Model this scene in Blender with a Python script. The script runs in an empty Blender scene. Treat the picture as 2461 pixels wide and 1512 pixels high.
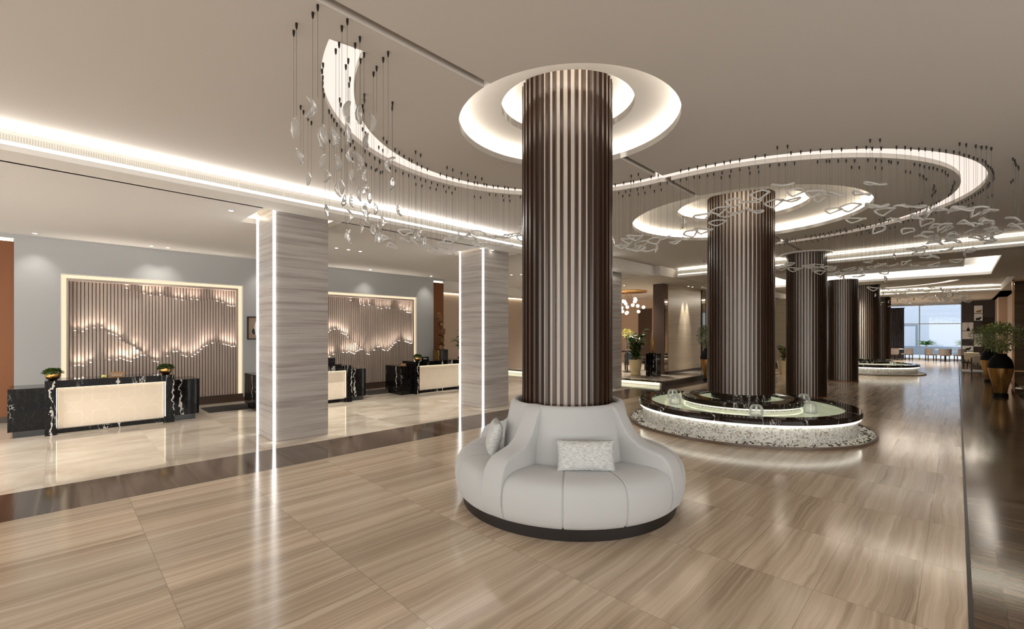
import bpy, bmesh, math, random
from mathutils import Vector, Matrix
random.seed(11)
PI = math.pi
C = bpy.context.scene.collection
RAD = math.radians

# ------------------------------------------------------------------ helpers
def lin(r, g, b):
    f = lambda c: ((c/255)/12.92 if c/255 <= .04045 else (((c/255)+.055)/1.055)**2.4)
    return (f(r), f(g), f(b), 1)

class B:
    """collects shapes in one bmesh and links them as ONE mesh object"""
    def __init__(s): s.bm = bmesh.new()
    def box(s, x0, y0, z0, x1, y1, z1, bev=0, seg=2):
        b = bmesh.new() if bev else s.bm
        v = [b.verts.new(p) for p in ((x0,y0,z0),(x1,y0,z0),(x1,y1,z0),(x0,y1,z0),(x0,y0,z1),(x1,y0,z1),(x1,y1,z1),(x0,y1,z1))]
        for f in ((3,2,1,0),(4,5,6,7),(0,1,5,4),(1,2,6,5),(2,3,7,6),(3,0,4,7)): b.faces.new([v[i] for i in f])
        if bev:
            bmesh.ops.bevel(b, geom=b.edges[:], offset=bev, segments=seg, profile=.5, affect='EDGES')
            s.merge(b)
        return s
    def merge(s, b, M=None):
        if M is not None: b.transform(M)
        m = bpy.data.meshes.new('t'); b.to_mesh(m); b.free(); s.bm.from_mesh(m); bpy.data.meshes.remove(m)
        return s
    def lathe(s, prof, n=32, c=(0,0), a0=0, a1=2*PI, closed=False):
        full = abs(a1-a0-2*PI) < 1e-6
        m = n if full else n+1
        rings = []
        for i in range(m):
            a = a0+(a1-a0)*i/n
            rings.append([s.bm.verts.new((c[0]+r*math.cos(a), c[1]+r*math.sin(a), z)) for r, z in prof])
        k = len(prof)
        for i in range(n):
            A, D = rings[i], rings[(i+1) % m]
            for j in range(k if closed else k-1):
                q = (j+1) % k
                if prof[j][0] < 1e-6 and prof[q][0] < 1e-6: continue
                try: s.bm.faces.new((A[j], D[j], D[q], A[q]))
                except ValueError: pass
        return s
    def cyl(s, x, y, r, z0, z1, n=20, r1=None):
        r1 = r if r1 is None else r1
        return s.lathe([(0, z0), (r, z0), (r1, z1), (0, z1)], n, (x, y))
    def tube(s, pts, r, n=8, closed=False, rad=None):
        pts = [Vector(p) for p in pts]; N = len(pts); rings = []
        for i, p in enumerate(pts):
            if closed: t = pts[(i+1) % N]-pts[i-1]
            else: t = pts[min(i+1, N-1)]-pts[max(i-1, 0)]
            t.normalize()
            u = t.cross(Vector((0, 0, 1)))
            if u.length < 1e-3: u = t.cross(Vector((1, 0, 0)))
            u.normalize(); w = u.cross(t)
            rr = rad[i] if rad else r
            rings.append([s.bm.verts.new(p+(u*math.cos(2*PI*k/n)+w*math.sin(2*PI*k/n))*rr) for k in range(n)])
        for i in range(N if closed else N-1):
            A, D = rings[i], rings[(i+1) % N]
            for k in range(n): s.bm.faces.new((A[k], A[(k+1) % n], D[(k+1) % n], D[k]))
        if not closed:
            s.bm.faces.new(rings[0][::-1]); s.bm.faces.new(rings[-1])
        return s
    def grid(s, rows, closed_u=False, closed_v=False):
        V = [[s.bm.verts.new(p) for p in r] for r in rows]
        R, K = len(V), len(V[0])
        for i in range(R if closed_u else R-1):
            for j in range(K if closed_v else K-1):
                s.bm.faces.new((V[i][j], V[i][(j+1) % K], V[(i+1) % R][(j+1) % K], V[(i+1) % R][j]))
        return V
    def face(s, pts): s.bm.faces.new([s.bm.verts.new(p) for p in pts]); return s
    def prism(s, poly, z0, z1):
        a = [s.bm.verts.new((x, y, z0)) for x, y in poly]; b = [s.bm.verts.new((x, y, z1)) for x, y in poly]
        n = len(poly); s.bm.faces.new(a[::-1]); s.bm.faces.new(b)
        for i in range(n): s.bm.faces.new((a[i], a[(i+1) % n], b[(i+1) % n], b[i]))
        return s
    def ball(s, c, r, sub=2, sc=(1, 1, 1)):
        b = bmesh.new(); bmesh.ops.create_icosphere(b, subdivisions=sub, radius=r)
        return s.merge(b, Matrix.Translation(c) @ Matrix.Diagonal((*sc, 1)))
    def leaf(s, p, d, up, L, W, bend=.2):
        d = Vector(d).normalized(); side = d.cross(Vector(up))
        if side.length < 1e-3: side = d.cross(Vector((1, 0, 0)))
        side.normalize(); nn = side.cross(d)
        p = Vector(p)
        a = s.bm.verts.new(p); t = s.bm.verts.new(p+d*L-nn*L*bend)
        m = s.bm.verts.new(p+d*L*.5+nn*L*bend*.35)
        l = s.bm.verts.new(p+d*L*.55+side*W*.5); r = s.bm.verts.new(p+d*L*.55-side*W*.5)
        s.bm.faces.new((a, l, m)); s.bm.faces.new((a, m, r)); s.bm.faces.new((m, l, t)); s.bm.faces.new((m, t, r))
        return s
    def mesh(s, name, mat=None, smooth=None, fix=True):
        if fix: bmesh.ops.recalc_face_normals(s.bm, faces=s.bm.faces[:])
        me = bpy.data.meshes.new(name); s.bm.to_mesh(me); s.bm.free()
        if smooth is not None:
            for p in me.polygons: p.use_smooth = True
            me.set_sharp_from_angle(angle=RAD(smooth))
        if mat: me.materials.append(mat)
        return me
    def obj(s, name, mat, parent=None, smooth=None, loc=None, fix=True):
        return link(name, s.mesh(name, mat, smooth, fix), parent, loc)

def link(name, me, parent=None, loc=None, rot=None):
    o = bpy.data.objects.new(name, me); C.objects.link(o)
    if parent: o.parent = parent
    if loc: o.location = loc
    if rot: o.rotation_euler = rot
    return o
def tag(o, label, cat, group=None, kind=None):
    if label: o['label'] = label
    if cat: o['category'] = cat
    if group: o['group'] = group
    if kind: o['kind'] = kind
    return o
def thing(name, label, cat, loc=(0,0,0), rz=0, group=None):
    o = bpy.data.objects.new(name, None); C.objects.link(o); o.empty_display_size = .1
    o.location = loc; o.rotation_euler = (0, 0, rz)
    return tag(o, label, cat, group)
def struct(o): o['kind'] = 'structure'; return o
def dup(root, loc, rz=None, label=None, group=None):
    r = root.copy(); C.objects.link(r); r.location = loc
    if rz is not None: r.rotation_euler = (0, 0, rz)
    if label: r['label'] = label
    if group: r['group'] = group
    for ch in list(root.children):
        c = ch.copy(); C.objects.link(c); c.parent = r
        for g in list(ch.children):
            d = g.copy(); C.objects.link(d); d.parent = c
    return r
def boolean(slab, cutters):
    """cut the cutter meshes out of the slab mesh, return the resulting mesh"""
    o = bpy.data.objects.new('slab', slab); C.objects.link(o); tmp = []
    for m in cutters:
        c = bpy.data.objects.new('cut', m); C.objects.link(c); tmp.append(c)
        md = o.modifiers.new('b', 'BOOLEAN'); md.operation = 'DIFFERENCE'; md.solver = 'EXACT'; md.object = c
    dg = bpy.context.evaluated_depsgraph_get(); dg.update()
    me = bpy.data.meshes.new_from_object(o.evaluated_get(dg))
    for x in tmp+[o]: bpy.data.objects.remove(x)
    return me
def text(name, s, size, mat, parent, M, ext=.001):
    cu = bpy.data.curves.new(name, 'FONT'); cu.body = s; cu.size = size; cu.align_x = 'CENTER'; cu.align_y = 'CENTER'; cu.extrude = ext
    o = bpy.data.objects.new(name, cu); C.objects.link(o)
    dg = bpy.context.evaluated_depsgraph_get(); dg.update()
    me = bpy.data.meshes.new_from_object(o.evaluated_get(dg)); bpy.data.objects.remove(o)
    me.transform(M); me.materials.clear(); me.materials.append(mat)
    return link(name, me, parent)

# ------------------------------------------------------------------ materials
class N:
    def __init__(s, name):
        s.m = bpy.data.materials.new(name); s.m.use_nodes = True
        s.t = s.m.node_tree; s.n = s.t.nodes; s.p = s.n['Principled BSDF']
    def add(s, t, **k):
        x = s.n.new(t)
        for a, v in k.items():
            if hasattr(x, a): setattr(x, a, v)
        return x
    def l(s, a, b): s.t.links.new(a, b)
    def math(s, op, a, b=None, c=None):
        x = s.add('ShaderNodeMath', operation=op)
        for i, v in enumerate((a, b, c)):
            if v is None: continue
            if isinstance(v, (int, float)): x.inputs[i].default_value = v
            else: s.l(v, x.inputs[i])
        return x.outputs[0]
    def coord(s):
        g = s.add('ShaderNodeTexCoord'); x = s.add('ShaderNodeSeparateXYZ'); s.l(g.outputs['Object'], x.inputs[0]); return x.outputs
    def comb(s, a, b, c=0.):
        x = s.add('ShaderNodeCombineXYZ')
        for i, v in enumerate((a, b, c)):
            if isinstance(v, (int, float)): x.inputs[i].default_value = v
            else: s.l(v, x.inputs[i])
        return x.outputs[0]
    def noise(s, vec, scale=1, detail=4, rough=.55, dist=0):
        x = s.add('ShaderNodeTexNoise'); s.l(vec, x.inputs['Vector'])
        for k, v in (('Scale', scale), ('Detail', detail), ('Roughness', rough), ('Distortion', dist)): x.inputs[k].default_value = v
        return x.outputs[0]
    def wn(s, vec):
        x = s.add('ShaderNodeTexWhiteNoise'); s.l(vec, x.inputs['Vector']); return x.outputs
    def ramp(s, fac, stops, interp='LINEAR'):
        x = s.add('ShaderNodeValToRGB'); s.l(fac, x.inputs[0]); e = x.color_ramp.elements; x.color_ramp.interpolation = interp
        while len(e) < len(stops): e.new(.5)
        for el, (p, c) in zip(e, stops): el.position = p; el.color = c if len(c) == 4 else (*c, 1)
        return x.outputs[0]
    def mix(s, fac, a, b, mode='MIX'):
        x = s.add('ShaderNodeMix', data_type='RGBA', blend_type=mode)
        for i, v in ((0, fac), (6, a), (7, b)):
            if isinstance(v, (int, float)): x.inputs[i].default_value = v
            elif isinstance(v, tuple): x.inputs[i].default_value = v
            else: s.l(v, x.inputs[i])
        return x.outputs[2]
    def set(s, **k):
        for a, v in k.items():
            i = s.p.inputs[a.replace('_', ' ')]
            if isinstance(v, (int, float, tuple)): i.default_value = v
            else: s.l(v, i)
        return s
    def bump(s, h, strength=.2, dist=.01):
        x = s.add('ShaderNodeBump'); s.l(h, x.inputs['Height']); x.inputs['Strength'].default_value = strength; x.inputs['Distance'].default_value = dist
        s.l(x.outputs[0], s.p.inputs['Normal'])

def plain(name, col, rough=.5, metal=0., spec=.5, **k):
    return N(name).set(Base_Color=col, Roughness=rough, Metallic=metal, Specular_IOR_Level=spec, **k).m
def emit(name, col, st):
    return N(name).set(Base_Color=(.25, .25, .25, 1), Emission_Color=col, Emission_Strength=st, Roughness=.6).m

def stone_planks(name, dark, mid, light, tw, tl, ox, oy, axis='Y', rough=.1, contrast=1., vein=1.):
    """polished vein-cut marble laid in slabs, veins running along axis"""
    n = N(name); X, Y, Z = n.coord()
    if axis == 'X': X, Y = Y, X
    jx = n.math('MULTIPLY_ADD', X, 1/tw, ox); jy = n.math('MULTIPLY_ADD', Y, 1/tl, oy)
    ix = n.math('FLOOR', jx); iy = n.math('FLOOR', jy)
    rnd = n.wn(n.comb(ix, iy, 3.7))
    fx = n.math('ABSOLUTE', n.math('SUBTRACT', n.math('FRACT', jx), .5)); fy = n.math('ABSOLUTE', n.math('SUBTRACT', n.math('FRACT', jy), .5))
    joint = n.math('MAXIMUM', n.math('GREATER_THAN', fx, .5-.0018/tw), n.math('GREATER_THAN', fy, .5-.0022/tl))
    warp = n.noise(n.comb(n.math('MULTIPLY', X, 1.3), n.math('MULTIPLY', Y, .9), n.math('MULTIPLY', rnd[0], 40.)), 1.6, 3, .5)
    xw = n.math('MULTIPLY_ADD', warp, .10, X)
    off = n.math('MULTIPLY', rnd[0], 23.)
    v1 = n.noise(n.comb(n.math('MULTIPLY_ADD', xw, 12., off), n.math('MULTIPLY', Y, .22), off), 1, 5, .62)
    v2 = n.noise(n.comb(n.math('MULTIPLY_ADD', xw, 42., off), n.math('MULTIPLY', Y, .5), off), 1, 3, .6)
    v3 = n.noise(n.comb(n.math('MULTIPLY_ADD', xw, 2.2, off), n.math('MULTIPLY', Y, .12), off), 1, 2, .5)
    v = n.math('ADD', n.math('MULTIPLY', v1, .45), n.math('ADD', n.math('MULTIPLY', v2, .27*vein), n.math('MULTIPLY', v3, .3)))
    c0 = .5+.01
    w = .17/contrast
    col = n.ramp(v, [(c0-w, dark), (c0-.02, mid), (c0+w*.8, light)])
    br = n.math('MULTIPLY_ADD', rnd[0], .26*contrast, 1-.13*contrast)
    bc = n.comb(br, br, br)
    col = n.mix(1., col, bc, 'MULTIPLY')
    col = n.mix(n.math('MULTIPLY', joint, .55), col, tuple(c*.45 for c in dark[:3])+(1,))
    n.set(Base_Color=col, Roughness=rough, Specular_IOR_Level=.5)
    return n.m

def wood_grain(name, c1, c2, rough=.3, sc=18., spec=.5):
    n = N(name); X, Y, Z = n.coord()
    v = n.noise(n.comb(n.math('MULTIPLY', X, sc), n.math('MULTIPLY', Y, sc), n.math('MULTIPLY', Z, .7)), 1, 4, .6)
    n.set(Base_Color=n.ramp(v, [(.3, c1), (.7, c2)]), Roughness=rough, Specular_IOR_Level=spec); return n.m

def pier_marble(name, a, b, c):
    n = N(name); X, Y, Z = n.coord()
    w = n.noise(n.comb(X, Y, Z), .9, 3, .5)
    zz = n.math('MULTIPLY_ADD', w, .05, Z)
    v1 = n.noise(n.comb(n.math('MULTIPLY', X, .45), n.math('MULTIPLY', Y, .45), n.math('MULTIPLY', zz, 11.)), 1, 5, .65)
    v2 = n.noise(n.comb(n.math('MULTIPLY', X, .6), n.math('MULTIPLY', Y, .6), n.math('MULTIPLY', zz, 34.)), 1, 3, .6)
    v = n.math('ADD', n.math('MULTIPLY', v1, .7), n.math('MULTIPLY', v2, .3))
    col = n.ramp(v, [(.36, a), (.5, b), (.63, c)])
    f = n.math('ABSOLUTE', n.math('SUBTRACT', n.math('FRACT', n.math('MULTIPLY', Z, 1/1.3)), .5))
    col = n.mix(n.math('MULTIPLY', n.math('GREATER_THAN', f, .498), .4), col, (.2, .17, .15, 1))
    n.set(Base_Color=col, Roughness=.22); return n.m

def black_marble(name, base=(.0035, .003, .003, 1), scale=2.2):
    n = N(name); X, Y, Z = n.coord()
    vec = n.comb(n.math('MULTIPLY', X, 2.6), n.math('MULTIPLY', Y, 2.6), n.math('MULTIPLY', Z, .75))
    a = n.noise(vec, scale, 5, .62, .6); b = n.noise(vec, scale*2.7, 4, .6, .4); m = n.noise(vec, .9, 2, .5)
    va = n.math('LESS_THAN', n.math('ABSOLUTE', n.math('SUBTRACT', a, .5)), .007)
    vb = n.math('LESS_THAN', n.math('ABSOLUTE', n.math('SUBTRACT', b, .5)), .009)
    big = n.ramp(m, [(.53, (0, 0, 0, 1)), (.62, (1, 1, 1, 1))])
    va = n.mix(1., n.comb(va, va, va), big, 'MULTIPLY')
    vv = n.math('MULTIPLY', vb, .025)
    wv = n.noise(n.comb(n.math('MULTIPLY', X, 3.), n.math('MULTIPLY', Y, 3.), n.math('MULTIPLY', Z, 3.)), 1.6, 4, .6)
    pw = n.math('FRACT', n.math('MULTIPLY_ADD', n.math('ADD', X, Y), 1.15, n.math('MULTIPLY_ADD', wv, .34, .28)))
    lw = n.math('LESS_THAN', n.math('ABSOLUTE', n.math('SUBTRACT', pw, .5)), n.math('MULTIPLY', n.math('SUBTRACT', n.noise(vec, 6, 2, .5), .36), .085))
    fac = n.math('MAXIMUM', n.math('MAXIMUM', va, vv), n.math('MULTIPLY', lw, .85))
    n.set(Base_Color=n.mix(fac, base, (.62, .6, .57, 1)), Roughness=.06, Specular_IOR_Level=.13); return n.m

def fabric(name, col, rough=.95, sc=260, var=.12, bump=.15):
    n = N(name); X, Y, Z = n.coord()
    v = n.noise(n.comb(X, Y, Z), sc, 2, .6); v2 = n.noise(n.comb(X, Y, Z), 3, 3, .5)
    f = n.math('ADD', n.math('MULTIPLY', v, var), n.math('MULTIPLY_ADD', v2, var*.5, 1-var*.75))
    n.set(Base_Color=n.mix(1., col, n.comb(f, f, f), 'MULTIPLY'), Roughness=rough, Specular_IOR_Level=.15, Sheen_Weight=.25, Sheen_Roughness=.5)
    n.bump(v, bump, .002); return n.m

def leafmat(name, a, b, rough=.45):
    n = N(name); g = n.add('ShaderNodeNewGeometry'); X, Y, Z = n.coord()
    v = n.noise(n.comb(X, Y, Z), 14, 2, .5)
    n.set(Base_Color=n.ramp(v, [(.35, a), (.65, b)]), Roughness=rough, Specular_IOR_Level=.4); return n.m

def mosaic(name, base, spot):
    n = N(name); X, Y, Z = n.coord()
    a = n.math('MULTIPLY', n.math('ARCTAN2', Y, X), 1.9/.024); z = n.math('MULTIPLY', Z, 1/.024)
    r = n.wn(n.comb(n.math('FLOOR', a), n.math('FLOOR', z), .5))
    fa = n.math('ABSOLUTE', n.math('SUBTRACT', n.math('FRACT', a), .5)); fz = n.math('ABSOLUTE', n.math('SUBTRACT', n.math('FRACT', z), .5))
    g = n.math('GREATER_THAN', n.math('MAXIMUM', fa, fz), .43)
    col = n.ramp(r[0], [(0, spot), (.07, spot), (.09, tuple(.72*c for c in base[:3])+(1,)), (.5, base), (1, tuple(min(1, 1.15*c) for c in base[:3])+(1,))], 'CONSTANT')
    col = n.mix(n.math('MULTIPLY', g, .35), col, (.35, .33, .3, 1))
    n.set(Base_Color=col, Roughness=.25); return n.m

M = {}
M['floor'] = stone_planks('vein_cut_beige_marble', (.24, .178, .118, 1), (.455, .36, .262, 1), (.65, .545, .42, 1), .53, 1.06, .35, -.514, 'Y', .15)
M['band'] = stone_planks('brown_marble', (.032, .021, .015, 1), (.070, .048, .035, 1), (.16, .118, .088, 1), .6, 1.2, .1, .3, 'X', .1)
M['border'] = stone_planks('brown_border_marble', (.036, .021, .012, 1), (.088, .056, .034, 1), (.21, .15, .10, 1), .6, 1.5, .2, .85, 'X', .13)
n = N('cream_marble'); X, Y, Z = n.coord()
jx = n.math('MULTIPLY_ADD', X, 1/1.2, .2); jy = n.math('MULTIPLY_ADD', Y, 1/1.2, .1)
r = n.wn(n.comb(n.math('FLOOR', jx), n.math('FLOOR', jy), 1.3))
v = n.noise(n.comb(n.math('MULTIPLY_ADD', r[0], 9., X), n.math('MULTIPLY', Y, .6), r[0]), 1.3, 5, .6, .8)
col = n.ramp(v, [(.3, (.40, .33, .265, 1)), (.5, (.56, .49, .41, 1)), (.7, (.68, .62, .54, 1))])
f = n.math('MULTIPLY_ADD', r[0], .16, .9); col = n.mix(1., col, n.comb(f, f, f), 'MULTIPLY')
g = n.math('MAXIMUM', n.math('ABSOLUTE', n.math('SUBTRACT', n.math('FRACT', jx), .5)), n.math('ABSOLUTE', n.math('SUBTRACT', n.math('FRACT', jy), .5)))
col = n.mix(n.math('MULTIPLY', n.math('GREATER_THAN', g, .4982), .35), col, (.2, .16, .12, 1))
n.set(Base_Color=col, Roughness=.07); M['cream'] = n.m
M['ceil'] = plain('ceiling_paint', (.57, .53, .485, 1), .9, spec=.1)
M['ceil2'] = plain('reception_ceiling_paint', (.74, .72, .70, 1), .9, spec=.1)
M['white'] = plain('white_plaster', (.78, .76, .73, 1), .8, spec=.2)
M['grey_wall'] = fabric('grey_wallcovering', (.43, .44, .45, 1), .85, 90, .06, .05)
M['tan_wall'] = plain('tan_wallcovering', (.50, .40, .32, 1), .8, spec=.2)
M['pink_wall'] = plain('blush_wall_paint', (.62, .47, .36, 1), .8, spec=.2)
M['pier'] = pier_marble('grey_vein_marble', (.30, .265, .245, 1), (.43, .40, .38, 1), (.51, .485, .465, 1))
M['stonewall'] = pier_marble('travertine_panel', (.56, .455, .32, 1), (.62, .515, .375, 1), (.66, .56, .425, 1))
M['blackm'] = black_marble('black_veined_marble')
M['rim'] = black_marble('dark_brown_marble', (.018, .012, .009, 1), 3.5)
M['walnut'] = wood_grain('dark_walnut', (.020, .009, .0045, 1), (.042, .020, .010, 1), .28, 30.)
M['finlight'] = wood_grain('bleached_veneer', (.80, .70, .61, 1), (.86, .77, .68, 1), .4, 30.)
M['slat'] = wood_grain('mushroom_veneer', (.40, .325, .28, 1), (.46, .38, .33, 1), .5, 20.)
M['black'] = plain('matt_black', (.003, .0028, .0025, 1), .6, spec=.12)
M['gloss_black'] = plain('gloss_black', (.006, .006, .006, 1), .12)
M['brownpanel'] = plain('brown_lacquer_panel', (.075, .043, .03, 1), .35)
M['brownbase'] = plain('brown_skirting', (.055, .034, .022, 1), .35)
M['copper'] = plain('copper_panel', (.21, .085, .038, 1), .45, .6)
M['bronze'] = plain('bronze_metal', (.24, .13, .06, 1), .3, .9)
M['edge'] = plain('brown_stone_edge', (.12, .085, .06, 1), .3)
M['mirror'] = plain('smoked_mirror', (.30, .24, .18, 1), .04, 1.)
M['gold'] = plain('brushed_gold', (.62, .37, .13, 1), .28, 1.)
M['goldleaf'] = None
n = N('aged_gold_leaf'); X, Y, Z = n.coord()
v = n.noise(n.comb(n.math('MULTIPLY', X, 8.), n.math('MULTIPLY', Y, 8.), n.math('MULTIPLY', Z, 2.)), 1, 4, .6)
n.set(Base_Color=n.ramp(v, [(.35, (.17, .085, .022, 1)), (.65, (.42, .235, .075, 1))]), Metallic=.85, Roughness=.38); M['goldleaf'] = n.m
M['plinth'] = plain('black_brown_plinth', (.006, .0035, .003, 1), .4)
M['sofa'] = fabric('pale_grey_upholstery', (.42, .43, .435, 1), .95, 300, .10, .1)
n = N('silver_woven_cushion'); X, Y, Z = n.coord()
v = n.noise(n.comb(n.math('MULTIPLY', X, 30.), n.math('MULTIPLY', Y, 30.), n.math('MULTIPLY', Z, 190.)), 1, 4, .65)
n.set(Base_Color=n.ramp(v, [(.32, (.27, .29, .30, 1)), (.5, (.47, .48, .48, 1)), (.68, (.66, .66, .64, 1))]), Roughness=.8, Specular_IOR_Level=.3); n.bump(v, .5, .004); M['pillow'] = n.m
M['led'] = emit('cool_white_led', (1., .975, .95, 1), 5.)
M['led_up'] = emit('cool_white_cove_led', (1., .97, .94, 1), 22.)
M['ledw'] = emit('warm_white_led', (1., .84, .62, 1), 3.2)
M['reveal_glow'] = emit('lit_reveal_glow', (1., .80, .52, 1), .52)
M['led_step'] = emit('slat_uplight', (1., .90, .76, 1), 3.)
M['led_ring'] = emit('recess_led', (1., .90, .78, 1), 8.)
M['led_ring2'] = emit('warm_recess_led', (1., .86, .69, 1), 9.)
M['led_tray'] = emit('tray_led', (1., .92, .84, 1), .7)
M['ledpier'] = emit('pier_led', (1., .985, .95, 1), 5.)
M['ribbon'] = emit('luminous_ribbon_panel', (1., .875, .78, 1), .53)
M['lamp'] = emit('downlight_lens', (1., .95, .86, 1), 9.)
M['led_f'] = emit('fountain_led', (1., .97, .84, 1), 2.0)
M['led_fi'] = emit('fountain_inner_led', (1., .93, .72, 1), .8)
M['led_step2'] = emit('riser_led', (1., .95, .66, 1), .7)
M['desk_low'] = emit('desk_floor_led', (1., .82, .55, 1), .5)
M['desk_led'] = emit('desk_panel_led', (1., .86, .60, 1), 1.5)
def crystal_mat(name, white):
    n = N(name)
    gl = n.add('ShaderNodeBsdfGlass'); gl.inputs['IOR'].default_value = 1.42; gl.inputs['Roughness'].default_value = .03; gl.inputs['Color'].default_value = (.97, .97, .96, 1)
    tr = n.add('ShaderNodeBsdfTranslucent'); tr.inputs['Color'].default_value = (.95, .94, .92, 1)
    df = n.add('ShaderNodeBsdfDiffuse'); df.inputs['Color'].default_value = (.9, .89, .87, 1)
    ad = n.add('ShaderNodeMixShader'); ad.inputs[0].default_value = .5; n.l(tr.outputs[0], ad.inputs[1]); n.l(df.outputs[0], ad.inputs[2])
    mx = n.add('ShaderNodeMixShader'); mx.inputs[0].default_value = white; n.l(gl.outputs[0], mx.inputs[1]); n.l(ad.outputs[0], mx.inputs[2])
    n.l(mx.outputs[0], n.n['Material Output'].inputs['Surface']); return n.m
M['glass'] = crystal_mat('glass_crystal', .25); M['glass_ring'] = crystal_mat('glass_ring_crystal', .62)
n = N('water_film'); tb = n.add('ShaderNodeBsdfTransparent'); df = n.add('ShaderNodeBsdfDiffuse'); df.inputs['Color'].default_value = (.95, .97, .96, 1); gs = n.add('ShaderNodeBsdfGlossy'); gs.inputs['Roughness'].default_value = .08
lw = n.add('ShaderNodeFresnel'); lw.inputs[0].default_value = 1.5; m1 = n.add('ShaderNodeMixShader'); m1.inputs[0].default_value = .35; n.l(df.outputs[0], m1.inputs[1]); n.l(gs.outputs[0], m1.inputs[2])
mx = n.add('ShaderNodeMixShader'); n.l(n.math('MULTIPLY_ADD', lw.outputs[0], .9, .06), mx.inputs[0]); n.l(tb.outputs[0], mx.inputs[1]); n.l(m1.outputs[0], mx.inputs[2]); n.l(mx.outputs[0], n.n['Material Output'].inputs['Surface']); M['jet'] = n.m
M['jetw'] = plain('white_water', (.85, .88, .87, 1), .3)
n = N('pool_water'); X, Y, Z = n.coord()
v = n.noise(n.comb(X, Y, Z), 5, 3, .5); n.set(Base_Color=n.ramp(v, [(.3, (.42, .48, .32, 1)), (.7, (.60, .66, .50, 1))]), Emission_Color=(.78, .86, .58, 1), Emission_Strength=.16, Roughness=.04, IOR=1.33, Specular_IOR_Level=.5); n.bump(v, .12, .02); M['pool'] = n.m  # emission in the water stands in for underwater lamps
M['mosaic'] = mosaic('pearl_mosaic', (.66, .66, .62, 1), (.30, .25, .19, 1))
M['pebw'] = plain('white_pebble', (.72, .69, .62, 1), .4); M['pebd'] = plain('black_pebble', (.02, .017, .014, 1), .35)
M['deskpanel'] = None
n = N('cream_etched_panel'); X, Y, Z = n.coord()
def hexline(n, Y, Z, s):
    a = n.math('ABSOLUTE', n.math('SUBTRACT', n.math('FRACT', n.math('MULTIPLY', Y, s)), .5)); b = n.math('ABSOLUTE', n.math('SUBTRACT', n.math('FRACT', n.math('MULTIPLY', Z, s*.8)), .5))
    d = n.math('ABSOLUTE', n.math('SUBTRACT', n.math('ADD', a, b), .5)); e = n.math('ABSOLUTE', n.math('SUBTRACT', n.math('MAXIMUM', a, b), .31))
    return n.math('LESS_THAN', n.math('MINIMUM', d, e), .014)
h = hexline(n, Y, Z, 2.7)
n.set(Base_Color=n.mix(n.math('MULTIPLY', h, .35), (.70, .60, .48, 1), (.84, .79, .71, 1)), Roughness=.45, Emission_Color=(1., .83, .62, 1), Emission_Strength=.08); M['deskpanel'] = n.m  # faint emission stands in for backlight behind the panel
M['signwood'] = plain('tan_sign_board', (.30, .155, .05, 1), .4)
M['letter'] = plain('white_lettering', (.8, .78, .74, 1), .5)
M['leaf'] = leafmat('box_leaf', (.022, .05, .008, 1), (.10, .17, .028, 1))
M['leaf2'] = leafmat('olive_leaf', (.075, .11, .025, 1), (.26, .31, .10, 1))
M['fig'] = leafmat('fiddle_leaf', (.015, .05, .010, 1), (.06, .16, .03, 1), .3)
M['yellow'] = leafmat('yellow_blossom', (.55, .5, .08, 1), (.8, .75, .3, 1), .6)
M['twig'] = plain('bark', (.24, .15, .07, 1), .8)
M['creampot'] = plain('cream_ceramic', (.56, .46, .27, 1), .3)
M['cable'] = plain('steel_cable', (.16, .14, .12, 1), .4, .6)
M['canopy'] = plain('black_canopy', (.012, .010, .008, 1), .4, .3)
M['grille'] = None
n = N('air_grille'); X, Y, Z = n.coord()
a = n.math('FRACT', n.math('MULTIPLY', n.math('ADD', X, Y), 1/.022)); b = n.math('FRACT', n.math('MULTIPLY', Z, 1/.014))
sl = n.math('MULTIPLY', n.math('GREATER_THAN', a, .42), n.math('GREATER_THAN', b, .4))
j = n.math('LESS_THAN', n.math('FRACT', n.math('MULTIPLY', n.math('ADD', X, Y), 1/.62)), .02)
sl = n.math('MULTIPLY', sl, n.math('SUBTRACT', 1., j))
n.set(Base_Color=n.mix(sl, (.78, .77, .72, 1), (.42, .41, .36, 1)), Roughness=.6); M['grille'] = n.m
M['rug'] = plain('dark_anti_fatigue_mat', (.025, .024, .024, 1), .8)
M['chairfab'] = plain('taupe_chair_fabric', (.22, .185, .16, 1), .9); M['creamfab'] = plain('cream_cushion_fabric', (.72, .66, .54, 1), .9)
M['darkwood'] = plain('espresso_wood', (.022, .011, .007, 1), .35)
M['navy'] = plain('navy_fabric', (.012, .018, .026, 1), .9)
M['curtain'] = plain('charcoal_curtain', (.075, .07, .074, 1), .9)
M['out_wall'] = plain('pale_facade', (.30, .35, .42, 1), .9); M['out_dark'] = plain('grey_blue_trim', (.12, .16, .21, 1), .8); M['out_ground'] = plain('pale_paving', (.28, .31, .35, 1), .9)
n = N('window_pane'); tb = n.add('ShaderNodeBsdfTransparent'); tb.inputs[0].default_value = (.93, .96, 1, 1); gs = n.add('ShaderNodeBsdfGlossy'); gs.inputs['Roughness'].default_value = .02
fr = n.add('ShaderNodeFresnel'); fr.inputs[0].default_value = 1.5; mx = n.add('ShaderNodeMixShader'); n.l(fr.outputs[0], mx.inputs[0]); n.l(tb.outputs[0], mx.inputs[1]); n.l(gs.outputs[0], mx.inputs[2]); n.l(mx.outputs[0], n.n['Material Output'].inputs['Surface']); M['pane'] = n.m
M['alu'] = plain('pale_aluminium', (.55, .55, .55, 1), .4, .4)
M['bulb'] = emit('glass_globe_lamp', (1., .88, .72, 1), .8)
M['carpet'] = fabric('beige_rug', (.40, .33, .26, 1), .95, 60, .3, .3)
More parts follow.
